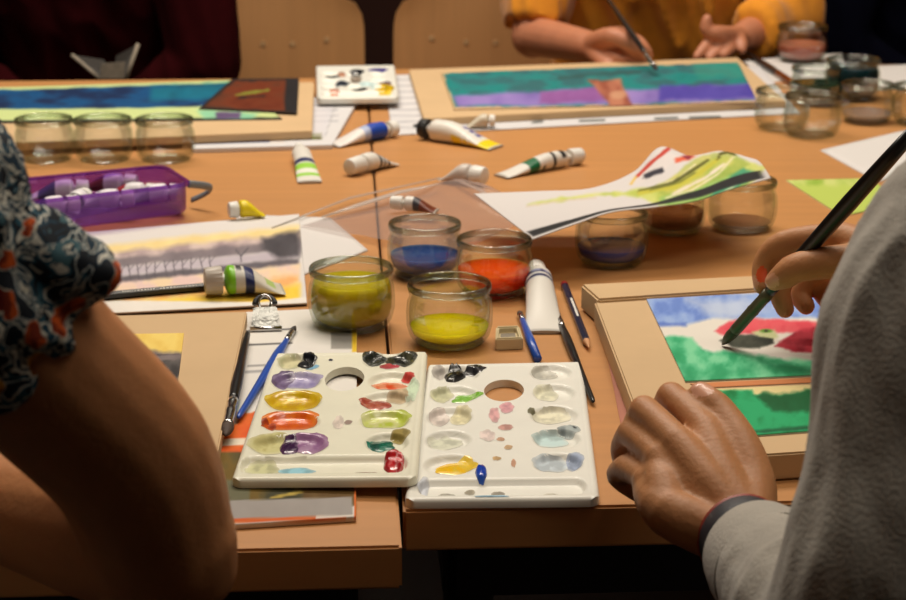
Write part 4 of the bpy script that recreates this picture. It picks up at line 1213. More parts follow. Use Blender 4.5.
# ------------------------------------------------------------------ brushes and pencils
def brush(label, tip, end, r=0.0035, bl=0.022, fl=0.035, m='black', bm='bristle', ferr='chrome', fat=1.3, bw=1.0, flatb=1.0, group='paint brushes', name='paintbrush', handle_prof=None):
    tip, end = Vector(tip), Vector(end)
    ax = end - tip; L = ax.length; ax.normalize()
    t = thing(name, label, 'brush', (tip + end) / 2, group)
    up = Vector((0, 0, 1)) - ax * ax.z; up.normalize()
    pts = [tip + ax * (bl * a) for a in (0, 0.12, 0.35, 0.65, 0.9, 1.15)]
    MB().tube(pts, [(0.0004, 0.0004), (r * .35 * flatb, r * .4 * bw), (r * .75 * flatb, r * .85 * bw), (r * .95 * flatb, r * 1.05 * bw), (r * .9 * flatb, r * bw), (r * .8, r * .9)], 14, up=up).build('bristles', M[bm], t, smooth=True)
    pts = [tip + ax * d for d in (bl * 0.92, bl + 0.002, bl + fl * .45, bl + fl * .5, bl + fl * .55, bl + fl * .8, bl + fl * .84, bl + fl)]
    MB().tube(pts, [(r * .96 * flatb, r * 1.02 * bw), r, r, r * 1.08, r, r * .98, r * 1.06, r * .95], 16, up=up).build('ferrule', M[ferr], t, smooth=True)
    s0 = bl + fl * 0.97; HL = L - s0
    pr = handle_prof or [(0, .95), (0.04, 1.0), (0.18, fat), (0.34, fat * 0.96), (0.6, fat * 0.74), (0.85, fat * 0.6), (0.96, fat * 0.55), (0.99, fat * 0.4), (1.0, fat * 0.12)]
    MB().tube([tip + ax * (s0 + HL * a) for a, _ in pr], [r * b for _, b in pr], 18).build('handle', M[m], t, smooth=True)
    return t
def pencil(label, tip, end, m='navy', r=0.0037, band=None, end_m=None, lead='black'):
    tip, end = Vector(tip), Vector(end); ax = (end - tip); L = ax.length; ax.normalize()
    t = thing('pencil', label, 'pencil', (tip + end) / 2, 'pencils on the table')
    MB().tube([tip + ax * 0.019, end - ax * (0.008 if end_m else 0)], r, 6).build('barrel', M[m], t)
    MB().tube([tip + ax * 0.004, tip + ax * 0.0195], [r * 0.25, r * 0.97], 12).build('sharpened_wood', M['pinewood'], t, smooth=True, auto=0.6)
    MB().tube([tip, tip + ax * 0.0045], [r * 0.05, r * 0.27], 10).build('lead', M[lead], t, smooth=True)
    if end_m: MB().tube([end - ax * 0.0082, end - ax * 0.001, end], [r * 1.02, r * 1.02, r * 0.7], 12).build('end_cap', M[end_m], t, smooth=True, auto=0.6)
    return t
brush('black flat brush lying along the edge of the left drawing board', P(225.5, 436, .0135), P(248, 332, .0125), r=0.0042, bl=0.026, fl=0.060, fat=1.15, bm='bristle', bw=1.2)
brush('blue handled brush slanting from the left palette to the clip', P(295.5, 326, .0075), P(238, 418, .0085), r=0.0028, bl=0.020, fl=0.026, m='blue', bm='bristle_d', fat=1.6)
pencil('black pencil with pale lettering lying on the landscape painting', P(80, 298, .0078), P(207, 286.5, .0078), m='black', r=0.0042)
def lettering():
    par = [o for o in bpy.data.objects if o.get('label', '').startswith('black pencil with pale')][0]
    a, b = P(122, 291.5, .0121), P(196, 285.2, .0121)
    mb = MB(); ax = (b - a).normalized(); n = Vector((-ax.y, ax.x, 0))
    rnd = random.Random(4); s = 0.0
    L = (b - a).length
    while s < L:
        w = rnd.uniform(0.0012, 0.003)
        if not (0.42 < s / L < 0.5):
            mb.box(tuple(a + ax * (s + w / 2)), (w * 0.8, 0.0016, 0.0003), Matrix((tuple(ax), tuple(n), (0, 0, 1))).transposed())
        s += w + 0.0008
    mb.build('lettering', M['cap'], par, 'pale lettering')
lettering()
brush('blue handled brush leading from the right palette toward the sharpener', P(519, 311, .0045), P(537.5, 358.5, .0045), r=0.0030, bl=0.016, fl=0.014, m='blue', bm='bristle', fat=1.35, handle_prof=[(0, .9), (.1, 1.0), (.5, 1.35), (1.0, 1.3)])
brush('dark thin brush with grey ferrule running beside the right palette', P(556, 312, .0045), P(593.5, 402, .0045), r=0.0032, bl=0.012, fl=0.036, m='black', bm='bristle_d', fat=1.25)
pencil('navy pencil with red end lying by the right drawing board', P(589, 348, .0042), P(564, 284, .0042), m='navy', end_m='red', lead='pinewood')
MB_p = [o for o in bpy.data.objects if o.get('label', '').startswith('navy pencil')][0]
_a, _b = P(578, 316, .0081), P(571, 298, .0081)
_ax = (_b - _a).normalized(); _n = Vector((-_ax.y, _ax.x, 0))
MB().box(tuple((_a + _b) / 2), ((_b - _a).length, 0.002, 0.0003), Matrix((tuple(_ax), tuple(_n), (0, 0, 1))).transposed()).build('lettering', M['cap'], MB_p, 'silver lettering strip')

# sharpener-like small pan: a cream plastic block with a dark hollow
def pan():
    c = P(508, 335, 0)
    t = thing('watercolour_pan', 'cream square pan with grey hollow beside the yellow water jar', 'paint pan', c)
    a, b, d, e = P(496, 325.5, .012), P(519, 324.5, .012), P(523, 337, .012), P(495.5, 338, .012)
    ctr = (a + b + d + e) / 4
    def ring(f, z): return [Vector((ctr.x + (p.x - ctr.x) * f, ctr.y + (p.y - ctr.y) * f, TZ + z)) for p in (e, d, b, a)]
    rs = [ring(1.03, 0.0), ring(1.0, 0.0115), ring(0.78, 0.0115), ring(0.72, 0.005)]
    vs = [p for r in rs for p in r]
    fs = [(3, 2, 1, 0)] + [(k * 4 + i, k * 4 + (i + 1) % 4, k * 4 + 4 + (i + 1) % 4, k * 4 + 4 + i) for k in range(3) for i in range(4)] + [(12, 13, 14, 15)]
    MB().add(vs, fs).build('block', M['cream'], t, bevel=0.0014)
    r1, r2 = ring(0.735, 0.0060), ring(0.72, 0.0048)
    MB().add(r1 + r2, [(0, 1, 2, 3), (7, 6, 5, 4)] + [(i, 4 + i, 4 + (i + 1) % 4, (i + 1) % 4) for i in range(4)]).build('paint', M['greypaint'], t)
M['cream'] = mat('cream plastic', (214, 198, 158), rough=0.4)
M['greypaint'] = mat('dry grey paint', (128, 118, 102), rough=0.6, vary=0.2, scale=(120, 120, 120))
pan()

# ------------------------------------------------------------------ bulldog clip
def clip():
    h = 0.0042
    c = P(266, 325, h)
    t = thing('bulldog_clip', 'silver bulldog clip gripping the top of the printed pad', 'clip', c)
    q = lambda px, py, z: P(px, py, h + z)
    X = (P(281, 331, h) - P(251, 332, h)); w = X.length; X.normalize(); Y = Vector((-X.y, X.x, 0))
    o = P(266, 331, h)
    # triangular sprung body
    prof = [(0.0, 0.0), (0.0, 0.0035), (0.010, 0.010), (0.026, 0.016), (0.030, 0.013), (0.030, 0.0)]
    mb = MB(); k = len(prof); ws = []
    for s, tw in ((-1, 1.0), (1, 1.0)):
        for (y, z) in prof:
            ww = w / 2 * (1.0 - 0.22 * min(1, y / 0.028))
            ws.append(o + X * (s * ww) + Y * y + Vector((0, 0, z)))
    fs = [list(range(k)), list(range(2 * k - 1, k - 1, -1))] + [(i, k + i, k + (i + 1) % k, (i + 1) % k) for i in range(k)]
    mb.add(ws, fs).build('spring_body', M['chromew'], t, bevel=0.0012)
    MB().tube([o - X * (w * 0.53) + Vector((0, 0, .002)), o + X * (w * 0.53) + Vector((0, 0, .002))], 0.0026, 12).build('jaw', M['chrome'], t, smooth=True)
    top = o + Y * 0.034 + Vector((0, 0, 0.016))
    # rolled handle with an eyelet
    pts = []
    for i in range(25):
        g = PI * i / 24
        pts.append(top + X * (math.cos(g) * w * 0.34) + Y * (math.sin(g) * 0.006) + Vector((0, 0, 0.0055 * math.sin(g))))
    MB().tube(pts, 0.0026, 10).build('handle', M['blackp'], t, smooth=True)
    e = top + Y * -0.002 + Vector((0, 0, 0.002))
    pts = [e + X * (math.cos(2 * PI * i / 20) * 0.006) + Y * (math.sin(2 * PI * i / 20) * 0.004) + Vector((0, 0, 0.006 * math.sin(2 * PI * i / 20))) for i in range(21)]
    MB().tube(pts, 0.0016, 8).build('eyelet', M['chrome'], t, smooth=True)
M['chromew'] = mat('satin tin plate', (150, 150, 146), rough=0.42, metal=0.8, bump=0.9, bscale=140)
clip()

# ------------------------------------------------------------------ purple basket with tubes
def basket():
    h = 0.0055
    rim = [P(*a, 0.046) for a in ((-16, 182), (162, 165), (189, 182.5), (10, 203))]
    bot = [P(*a, h) for a in ((4, 199), (166, 184), (188, 214), (24, 236))]
    ctr = sum(bot, Vector()) / 4
    t = thing('plastic_basket', 'see-through purple plastic basket full of paint tubes', 'basket', (ctr.x, ctr.y, TZ + h))
    def rr(q, rad, off=0.0, z=0.0, n=6):
        """rounded, inset outline of a quad"""
        c = sum(q, Vector()) / 4; out = []
        for i in range(4):
            p, a, b = q[i], q[i - 1], q[(i + 1) % 4]
            d1 = (a - p).normalized(); d2 = (b - p).normalized()
            p = p + (d1 + d2) * off
            for k in range(n + 1):
                s = k / n
                x = p + d1 * rad * (1 - s) ** 2 + d2 * rad * s ** 2
                out.append(x + Vector((0, 0, z)))
        return out
    loops = [rr(bot, .012, .004), rr(bot, .014, 0, .004), rr([b * .5 + r * .5 for b, r in zip(bot, rim)], .015), rr(rim, .016), rr(rim, .018, -.004, 0.0), rr(rim, .018, -.004, -.004), rr(rim, .018, -.0025, -.004),
             rr(rim, .0165, .0002, -.0006), rr([b * .5 + r * .5 for b, r in zip(bot, rim)], .0145, .0016), rr(bot, .0125, .002, .0055), rr(bot, .011, .006, .0018)]
    n = len(loops[0]); vs = [p for l in loops for p in l]
    fs = [(k * n + i, k * n + (i + 1) % n, (k + 1) * n + (i + 1) % n, (k + 1) * n + i) for k in range(len(loops) - 1) for i in range(n)]
    fs += [list(range(n - 1, -1, -1)), [(len(loops) - 1) * n + i for i in range(n)]]
    MB().add(vs, fs).build('tub', M['purple'], t, smooth=True, auto=0.6)
    # clip-on carrying ring at the right end
    a, b = P(188, 184, .040), P(210, 196, .012)
    pts = []
    for i in range(22):
        s = i / 21; g = PI * s
        pts.append(a * (1 - s) + P(192, 200, .010) * s + (Vector((1, 0.1, 0.15)) * 0.024 * math.sin(g)))
    MB().tube(pts, (0.0028), 8, flat=(1.6, 0.8)).build('carry_loop', M['greyplastic'], t, smooth=True)
    t2 = []
    ex = (bot[2] - bot[3]); ey = (bot[0] - bot[3])
    specs = [(0.18, 0.25, 20, 'tube with navy band at the left of the purple basket', NAVY), (0.36, 0.30, 76, 'tube with dark label lying crosswise in the purple basket', DK),
             (0.52, 0.26, 4, 'plain white tube in the middle of the purple basket', (196, 190, 200)), (0.70, 0.36, -8, 'tube with red band low in the purple basket', (150, 40, 50)),
             (0.82, 0.24, 10, 'white tube with a fat cap at the right of the purple basket', (150, 140, 160)), (0.30, 0.66, 8, 'tube lying at the back left of the purple basket', (90, 90, 120)), (0.62, 0.68, -6, 'tube lying at the back of the purple basket', (120, 60, 60))]
    for u, v, ang, lab, colr in specs:
        c = bot[3] + ex * u + ey * v + Vector((0, 0, 0.0075))
        d = Vector((math.cos(math.radians(ang)), math.sin(math.radians(ang)), 0)) * (0.036 if ang < 60 else 0.026)
        # paint_tube wants sight-line pixels on a level surface
        a_, b_ = project(c - d), project(c + d)
        paint_tube(lab, a_, b_, 0.022, [(0.25, 0.6, colr)], h=c.z - TZ, cap_len=0.2, cap_w=0.95, base=(226, 222, 226), group='paint tubes in the purple basket')
M['greyplastic'] = mat('grey rubber loop', (120, 124, 128), rough=0.4)
basket()

# dark brush and palette knife lying by the far right painting
M['bronze'] = mat('bronze ferrule', (150, 92, 40), rough=0.25, metal=1.0)
brush('dark brush with bronze ferrule lying beside the far painting', P(797, 86, .0065), P(745, 52, .0065), r=0.006, bl=0.03, fl=0.10, m='black', bm='bristle_d', ferr='bronze', fat=1.15)
# ------------------------------------------------------------------ people: one continuous remeshed skin each
def chain_mesh(mb, pr, n=16, sub=4, flat_ends=(False, False)):
    """pr: [(point, radius or (ra, rb))...]; smooth tube with domed ends"""
    P_ = [np.array([*p], float) for p, r in pr]
    R_ = [np.array(r if hasattr(r, '__len__') else (r, r), float) for p, r in pr]
    pts, rad = [], []
    K = len(P_)
    def cr(A, k, a):
        p0, p1, p2, p3 = A[max(k - 1, 0)], A[k], A[k + 1], A[min(k + 2, K - 1)]
        return 0.5 * ((2 * p1) + (-p0 + p2) * a + (2 * p0 - 5 * p1 + 4 * p2 - p3) * a * a + (-p0 + 3 * p1 - 3 * p2 + p3) * a ** 3)
    for k in range(K - 1):
        for s in range(sub):
            a = s / sub
            pts.append(cr(P_, k, a)); rad.append(R_[k] * (1 - a) + R_[k + 1] * a)
    pts.append(P_[-1]); rad.append(R_[-1])
    d0 = pts[0] - pts[1]; d0 /= np.linalg.norm(d0); d1 = pts[-1] - pts[-2]; d1 /= np.linalg.norm(d1)
    def dome(p, d, r):
        out = []
        for g in (20, 40, 60, 76, 86):
            s, c = math.sin(math.radians(g)), math.cos(math.radians(g))
            out.append((p + d * min(r) * s, r * c))
        return out
    if not flat_ends[0]:
        dd = dome(pts[0], d0, rad[0])[::-1]; pts = [a for a, _ in dd] + pts; rad = [b for _, b in dd] + rad
    if not flat_ends[1]:
        dd = dome(pts[-1], d1, rad[-1]); pts += [a for a, _ in dd]; rad += [b for _, b in dd]
    mb.tube([Vector(p) for p in pts], [tuple(r) for r in rad], n)

def blob(name, chains, voxel, mats, parent, smooth=4, label=None, disp=None, nails=(), fac=0.5):
    mb = MB()
    for c in chains:
        kw = {}
        if isinstance(c, dict): kw = {k: v for k, v in c.items() if k != 'c'}; c = c['c']
        chain_mesh(mb, c, **kw)
    me = bpy.data.meshes.new('tmp')
    off = WL[parent]
    me.from_pydata([tuple(p - off) for p in mb.v], [], [tuple(f) for f in mb.f])
    bm = bmesh.new(); bm.from_mesh(me); bmesh.ops.recalc_face_normals(bm, faces=bm.faces); bm.to_mesh(me); bm.free()
    tmp = bpy.data.objects.new('tmp', me); COL.objects.link(tmp)
    rm = tmp.modifiers.new('r', 'REMESH'); rm.mode = 'VOXEL'; rm.voxel_size = voxel; rm.use_smooth_shade = True
    sm = tmp.modifiers.new('s', 'SMOOTH'); sm.factor = fac; sm.iterations = smooth
    dg = bpy.context.evaluated_depsgraph_get()
    m2 = bpy.data.meshes.new_from_object(tmp.evaluated_get(dg))
    bpy.data.objects.remove(tmp); bpy.data.meshes.remove(me)
    m2.name = name
    n = len(m2.vertices)
    co = np.empty(n * 3); m2.vertices.foreach_get('co', co); co = co.reshape(-1, 3)
    if disp is not None:
        no = np.empty(n * 3); m2.vertices.foreach_get('normal', no); no = no.reshape(-1, 3)
        d = disp(co + np.array(off))
        m2.vertices.foreach_set('co', (co + no * d[:, None]).ravel())
    m2.materials.clear()
    for m in (mats if isinstance(mats, (list, tuple)) else [mats]): m2.materials.append(m)
    if nails:
        k = len(m2.polygons)
        pc = np.empty(k * 3); m2.polygons.foreach_get('center', pc); pc = pc.reshape(-1, 3) + np.array(off)
        mi = np.zeros(k, int)
        for (c, ax, up, la, lb, mt) in nails:
            c, ax, up = np.array(c), np.array(ax.normalized()), np.array(up.normalized())
            sd = np.cross(ax, up); q = pc - c
            mk = ((q @ ax) / la) ** 2 + ((q @ sd) / lb) ** 2 < 1
            mk &= (q @ up) > -0.003
            mk &= (q @ up) < 0.02
            mi[mk] = mt
        m2.polygons.foreach_set('material_index', mi)
    m2.polygons.foreach_set('use_smooth', [True] * len(m2.polygons))
    m2.update()
    return link_mesh(name, m2, parent, None, label)

def folds(amp, scale, seed=1, stretch=(1, 1, 1)):
    def f(co):
        x = co * np.array(stretch) * scale
        a = fbm(x[:, 0] + x[:, 2] * 0.7 + seed, x[:, 1] - x[:, 2] * 0.6 + seed * 2, seed, 3)
        return amp * (2 * (0.5 - np.abs(a - 0.5) * 2) - 0.4)
    return f

def solve(px, py, ref, L, far=False, lo=-0.02, hi=0.20):
    """height above the table at which the sight line (px, py) is L away from ref (the higher or the lower of the two)"""
    hs = np.linspace(lo, hi, 441)
    ds = [(P(px, py, float(h)) - ref).length - L for h in hs]
    roots = [k for k in range(440) if ds[k] * ds[k + 1] <= 0]
    if roots: h = hs[roots[0] if far else roots[-1]]
    else: h = hs[int(np.argmin([abs(d) for d in ds]))]
    return P(px, py, float(h))

V = Vector
def head_chains(c, face, r=0.076):
    """skull, jaw, nose, ears for a head centred at c looking along face"""
    f = face.normalized(); u = V((0, 0, 1)); s = f.cross(u).normalized()
    ch = [[(c - f * 0.02 + u * 0.035, (r, r)), (c + f * 0.02 + u * 0.03, (r * 0.97, r * .92))],
          [(c + u * 0.02, r * 0.86), (c + f * 0.035 - u * 0.06, r * 0.62), (c + f * 0.05 - u * 0.095, r * 0.36)],
          [(c + f * 0.088 + u * 0.015, 0.009), (c + f * 0.104 - u * 0.022, 0.012)],
          [(c + f * 0.080 - u * 0.058, 0.012), (c + f * 0.086 - u * 0.066, 0.010)]]
    for k in (-1, 1):
        ch.append([(c + s * k * 0.076 + u * 0.02, (0.02, 0.008)), (c + s * k * 0.077 - u * 0.025, (0.013, 0.007))])
        ch.append([(c + f * 0.072 + s * k * 0.034 + u * 0.014, 0.013), (c + f * 0.072 + s * k * 0.036 + u * 0.013, 0.013)])
    return ch
def add_eyes(c, face, t):
    f = face.normalized(); u = V((0, 0, 1)); s = f.cross(u).normalized()
    for k in (-1, 1):
        mb = MB(); chain_mesh(mb, [(c + f * 0.0855 + s * k * 0.034 + u * 0.014, 0.006), (c + f * 0.086 + s * k * 0.034 + u * 0.014, 0.006)], 12)
        mb.build('eye', M['black'], t, smooth=True)
def hair_chains(c, face, long=False):
    f = face.normalized(); u = V((0, 0, 1)); s = f.cross(u).normalized()
    ch = [[(c - f * 0.035 + u * 0.05, 0.084), (c + f * 0.015 + u * 0.06, 0.074)], [(c - f * 0.045 + u * 0.02, 0.078), (c - f * 0.05 - u * 0.05, 0.062)]]
    if long:
        for k in (-1, 0, 1): ch.append([(c - f * 0.04 + s * k * 0.05 + u * 0.02, 0.05), (c - f * 0.055 + s * k * 0.06 - u * 0.14, 0.04), (c - f * 0.05 + s * k * 0.055 - u * 0.24, 0.02)])
    return ch
def seated(hip, chest, neck, head, shL, shR, kneeL, kneeR, footL, footR, face):
    """skin chains of trunk, neck, head and legs (arms are added by the caller)"""
    side = (shL - shR) * 0.22
    ch = [[(neck - V((0, 0, 0.02)), 0.055), (neck + (head - neck) * 0.55, 0.05)]] + head_chains(head, face)
    for k in (-1, 0, 1): ch.append([(hip + side * k, 0.105), ((hip + chest) / 2 + side * k * 0.85, 0.095), (chest + side * k, 0.10), ((chest + neck) / 2 + side * k * 0.75, 0.085)])
    ch.append([(shL, 0.05), (neck - V((0, 0, .045)), 0.058), (shR, 0.05)])
    for kn, ft, s in ((kneeL, footL, 1), (kneeR, footR, -1)):
        h = hip + side * s * 1.1
        ch.append([(h, 0.09), (kn, 0.058)]); ch.append([(kn, 0.056), ((kn + ft) / 2, 0.05), (ft + V((0, 0, 0.08)), 0.036), (ft + V((0, 0, 0.04)), 0.038)])
        ch.append([(ft + V((0, 0, 0.045)), 0.036), (ft + face * 0.10 + V((0, 0, 0.032)), 0.030), (ft + face * 0.16 + V((0, 0, 0.028)), 0.024)])
    return ch
def shirt_trunk(hip, chest, neck, shL, shR, g=0.014):
    side = (shL - shR) * 0.22
    ch = [[(hip + side * k - V((0, 0, -0.02)), 0.105 + g), ((hip + chest) / 2 + side * k * 0.9, 0.10 + g), (chest + side * k, 0.10 + g), ((chest + neck) / 2 + side * k * 0.75, 0.085 + g)] for k in (-1, 0, 1)]
    ch.append([(shL, 0.05 + g), ((neck + shL) / 2 - V((0, 0, .025)), 0.055 + g), (neck - V((0, 0, .055)), 0.055 + g), ((neck + shR) / 2 - V((0, 0, .025)), 0.055 + g), (shR, 0.05 + g)])
    return ch
def trousers(hip, shL, shR, kneeL, kneeR, footL, footR, g=0.014):
    side = (shL - shR) * 0.22; ch = [[(hip + side * 1.1, 0.105 + g), (hip - side * 1.1, 0.105 + g)]]
    for kn, ft, s in ((kneeL, footL, 1), (kneeR, footR, -1)):
        h = hip + side * s * 1.1
        ch.append([(h, 0.09 + g), (kn, 0.060 + g)]); ch.append([(kn, 0.058 + g), ((kn + ft) / 2, 0.054 + g), (ft + V((0, 0, 0.10)), 0.05 + g)])
    return ch
def shoes(ft, face, t):
    mb = MB(); chain_mesh(mb, [(ft + V((0, 0, 0.045)), (0.044, 0.042)), (ft + face * 0.09 + V((0, 0, 0.042)), (0.041, 0.046)), (ft + face * 0.17 + V((0, 0, 0.034)), (0.032, 0.042))])
    mb.build('shoe', M['blackp'], t, smooth=True)

# ================================================================ person on the right, grey sweatshirt
t = thing('person', 'person in a grey sweatshirt on the right, painting with a long brush', 'person', (0.47, 0.80, 0.0))
FW = V((-0.25, 1, 0)).normalized()
hip, chest, neck, head = V((.47, .78, .52)), V((.47, .90, .83)), V((.465, .96, 1.075)), V((.455, 1.04, 1.235))
shL, shR = V((.314, .985, .984)), V((.63, 1.03, 1.005))
kL, kR, fL, fR = V((.12, 1.16, .54)), V((.46, 1.22, .54)), V((.12, 1.20, 0)), V((.47, 1.24, 0))
# --- left arm and hand
eL = PD(858, 660, 0.93)
W = P(737, 533, .034)
mc = [P(706, 431, .078), P(678, 444, .075), P(660, 459, .064), P(649, 482, .050)]
pp = [(671, 396), (644, 410), (631, 433), (626, 468)]
ln = [.049, .050, .047, .038]
pip = [solve(a, b, m, l, True) for (a, b), m, l in zip(pp, mc, ln)]
pip = [p if p.z < TZ + .11 else P(a, b, .10) for p, (a, b) in zip(pip, pp)]
print('PIP', [[round(x, 3) for x in p] for p in pip], [round((p - m).length, 3) for p, m in zip(pip, mc)])
rf = [(.0108, .0104, .0092), (.0110, .0106, .0094), (.0104, .0101, .0090), (.0094, .0096, .0084)]
ch_L = []
hx = (mc[0] - mc[3]).normalized()                     # across the knuckles, little finger to index
fw = (pip[1] - mc[1]); fw.z = 0; fw.normalize()
for k in range(4):
    d = pip[k] + fw * 0.012 + V((0, 0, -0.019 + 0.001 * k)); e = d + V((0, 0, -0.014)) - fw * 0.012
    if k == 3: d = pip[k] + fw * 0.016 + V((0.002, 0, -0.012)); e = d + V((0.014, -.004, -0.010))
    zmin = TZ + (0.034 if k < 2 else 0.012)
    d.z = max(d.z, zmin + .004); e.z = max(e.z, zmin)
    ch_L.append([(mc[k], rf[k][0] * 1.08), ((mc[k] + pip[k]) / 2 + V((0, 0, .001)), rf[k][0] * 0.97), (pip[k], rf[k][1])])
    ch_L.append([(pip[k], rf[k][1]), (d, rf[k][2]), (e, rf[k][2] * .9)])
    ch_L.append([(W + hx * (0.010 - 0.007 * k), (.017, .017)), ((W + mc[k]) / 2 + V((0, 0, .003)), (.0155, .0155)), (mc[k], .0118)])
palm = -V((0, 0, 1)) * 0.014
hy = P(668, 512, .043)
ch_L += [[(W - hx * .006, .019), (hy, .0165), (mc[3] + palm * .25, .0115)], [(hy, .015), ((hy + mc[2]) / 2, .0145), (mc[2] + palm * .3, .011)]]
for k in range(3):
    a = (mc[k] + mc[k + 1]) / 2
    ch_L.append([(W + palm * .3, .018), ((W + a) / 2 + palm * 0.6, .016), (a + palm * 0.5 - fw * .006, .0115)])
tc, tm, ti, tt = P(752, 487, .052), P(742, 448, .070), P(721, 415, .084), P(701, 394, .094)
print('THUMB', [(tc - tm).length, (tm - ti).length, (ti - tt).length], [list(map(lambda x: round(x, 3), q)) for q in (tc, tm, ti, tt)])
ch_L.append([(W + hx * .012, .017), (tc, .0165), (tm, .0135), (ti, .0122), ((ti * .45 + tt * .55), .0116), (tt, .0088)])
ch_L.append([(tc, .015), ((mc[0] + tm) / 2, .011), (mc[0] + palm * .4, .012)])
ch_L.append([(W + (eL - W) * 0.22, (.024, .022)), (W, (.021, .026))])
ch_L.append([(shL, .05), ((shL + eL) / 2, .045), (eL, .038)]); ch_L.append([(eL, .040), (eL * .65 + W * .35, .041), (eL * .3 + W * .7, .031), (W, .0235)])
# --- right hand on the brush
bt, be = P(722, 345, .0245), PD(921, 123, 1.44)
ix = [PD(840, 236, 1.525), PD(784, 243, 1.545), PD(764, 264, 1.55), PD(762, 286, 1.54)]
th = [PD(868, 262, 1.485), PD(832, 262, 1.495), PD(799, 267, 1.503), PD(775, 281, 1.512)]
md = [PD(846, 250, 1.555), PD(797, 262, 1.575), PD(780, 288, 1.575), PD(785, 309, 1.57)]
rg = [PD(852, 262, 1.575), PD(816, 272, 1.595), PD(800, 292, 1.595), PD(806, 306, 1.585)]
pk = [PD(860, 272, 1.585), PD(838, 276, 1.60), PD(822, 290, 1.60), PD(827, 302, 1.59)]
W2 = PD(915, 268, 1.47)
eR = V((.60, 1.25, .815))
ch_R = [[(ix[0], .0125), (ix[1], .0112), (ix[2], .0098), (ix[3], .0076)],
        [(th[0], .0165), (th[1], .0140), (th[2], .0128), (th[2] * .4 + th[3] * .6, .0118), (th[3], .0086)],
        [(md[0], .0125), (md[1], .0112), (md[2], .0100), (md[3], .0082)], [(rg[0], .0118), (rg[1], .0108), (rg[2], .0098), (rg[3], .008)],
        [(pk[0], .0108), (pk[1], .0098), (pk[2], .0088), (pk[3], .0072)], [(W2, .021), (th[0], .0175)], [(W2, (.022, .022)), ((W2 + ix[0]) / 2, .0165), (ix[0], .0128)]]
for q in (md, rg, pk): ch_R.append([(W2, .02), ((W2 + q[0]) / 2, .0165), (q[0], .0122)])
ch_R += [[(shR, .05), ((shR + eR) / 2, .045), (eR, .038)], [(eR, .04), (eR * .6 + W2 * .4, .038), (W2, .023)]]
nl = []
def nail_of(ti, tt, up, la, lb, r, mt=1):
    ax = (tt - ti).normalized(); up = (up - ax * up.dot(ax)).normalized()
    return (tt - ax * 0.001 + up * r, ax, up, la, lb, mt)
nl.append(nail_of(ti, tt, V((0.25, -1.0, .55)), .0090, .0072, .006))
nl.append(nail_of(th[2], th[3], V((-0.55, -1.0, .25)), .0076, .0060, .006))
nl.append(nail_of(ix[2], ix[3], V((-1, -.3, .1)), .006, .005, .005))
nl.append(nail_of(ix[2], ix[2] * .35 + ix[3] * .65, V((-.3, -1.0, .2)), .007, .0045, .006, 2))
body = seated(hip, chest, neck, head, shL, shR, kL, kR, fL, fR, FW)
blob('body', body + ch_L + ch_R, 0.0021, [M['skin_r'], M['nail'], M['paintspot']], t, smooth=3, nails=nl, fac=0.5)
add_eyes(head, FW, t)
blob('hair', hair_chains(head, FW), 0.006, M['hair'], t, 4)
cufL = W + (eL - W) * 0.205
slv = shirt_trunk(hip, chest, neck, shL, shR)
slv += [[(PD(978, 250, 1.0), .062), (PD(950, 302, .99), .062), (PD(930, 350, .98), .061), (PD(912, 470, .955), .059), (PD(886, 570, .935), .058), (eL, .055)],
        {'c': [(eL, .058), (eL * .62 + cufL * .38, .052), (eL * .25 + cufL * .75, .039), (cufL, .0325)], 'flat_ends': (False, True)},
        [(shR, .066), ((shR + eR) / 2, .064), (eR, .058)], {'c': [(eR, .058), (eR * .5 + W2 * .5, .050), (W2 + (eR - W2) * .14, .036)], 'flat_ends': (False, True)}]
blob('sweatshirt', slv, 0.0042, M['grey'], t, 6, disp=folds(0.0045, 19, 6, (1.2, 1.2, .32)))
ax = (eL - W).normalized()
cuff = MB()
for k in range(2): pass
side_ = ax.cross(V((0, 0, 1))).normalized(); up_ = side_.cross(ax).normalized()
def ring_band(name, c0, c1, r0, r1, thick, m, label=None, n=48, squash=1.0):
    """closed band round the forearm axis"""
    a = (c1 - c0).normalized(); s = a.cross(V((0, 0, 1))).normalized(); u = s.cross(a)
    mb = MB(); vs = []
    for (c, r) in ((c0, r0), (c0 * .5 + c1 * .5, (r0 + r1) / 2 + thick * .25), (c1, r1), (c1, r1 - thick), (c0, r0 - thick)):
        for i in range(n):
            g = 2 * PI * i / n; vs.append(c + s * (math.cos(g) * r) + u * (math.sin(g) * r * squash))
    fs = [(k * n + i, k * n + (i + 1) % n, ((k + 1) % 5) * n + (i + 1) % n, ((k + 1) % 5) * n + i) for k in range(5) for i in range(n)]
    return mb.add(vs, fs).build(name, m, t, label, smooth=True, auto=0.7)
M['band'] = mat('dark rubber wristband', (34, 36, 46), rough=0.5)
M['bandred'] = mat('red wristband edge', (150, 52, 40), rough=0.5)
ring_band('wristband', W + ax * 0.010, W + ax * 0.028, .0290, .0300, .004, M['band'], 'dark wristband')
ring_band('wristband_trim', W + ax * 0.006, W + ax * 0.0105, .0284, .0290, .0035, M['bandred'], 'red wristband edge')
ring_band('cuff', cufL - ax * 0.004, cufL + ax * 0.032, .0352, .0395, .005, M['grey'])
blob('trousers', trousers(hip, shL, shR, kL, kR, fL, fR), 0.008, M['trousers'], t, 4)
for f_ in (fL, fR): shoes(f_, FW, t)
M['olive'] = mat('olive brown painted ferrule', (88, 86, 66), rough=0.4, metal=0.3)
brush('long black brush held in the right hand, its tip on the bird painting', bt, be, r=0.0052, bl=0.022, fl=0.052, m='black', bm='bristle_g', ferr='olive', fat=1.32, bw=1.05,
      handle_prof=[(0, .95), (0.04, 1.0), (0.3, 1.22), (0.55, 1.36), (0.8, 1.22), (1.0, 1.0)])

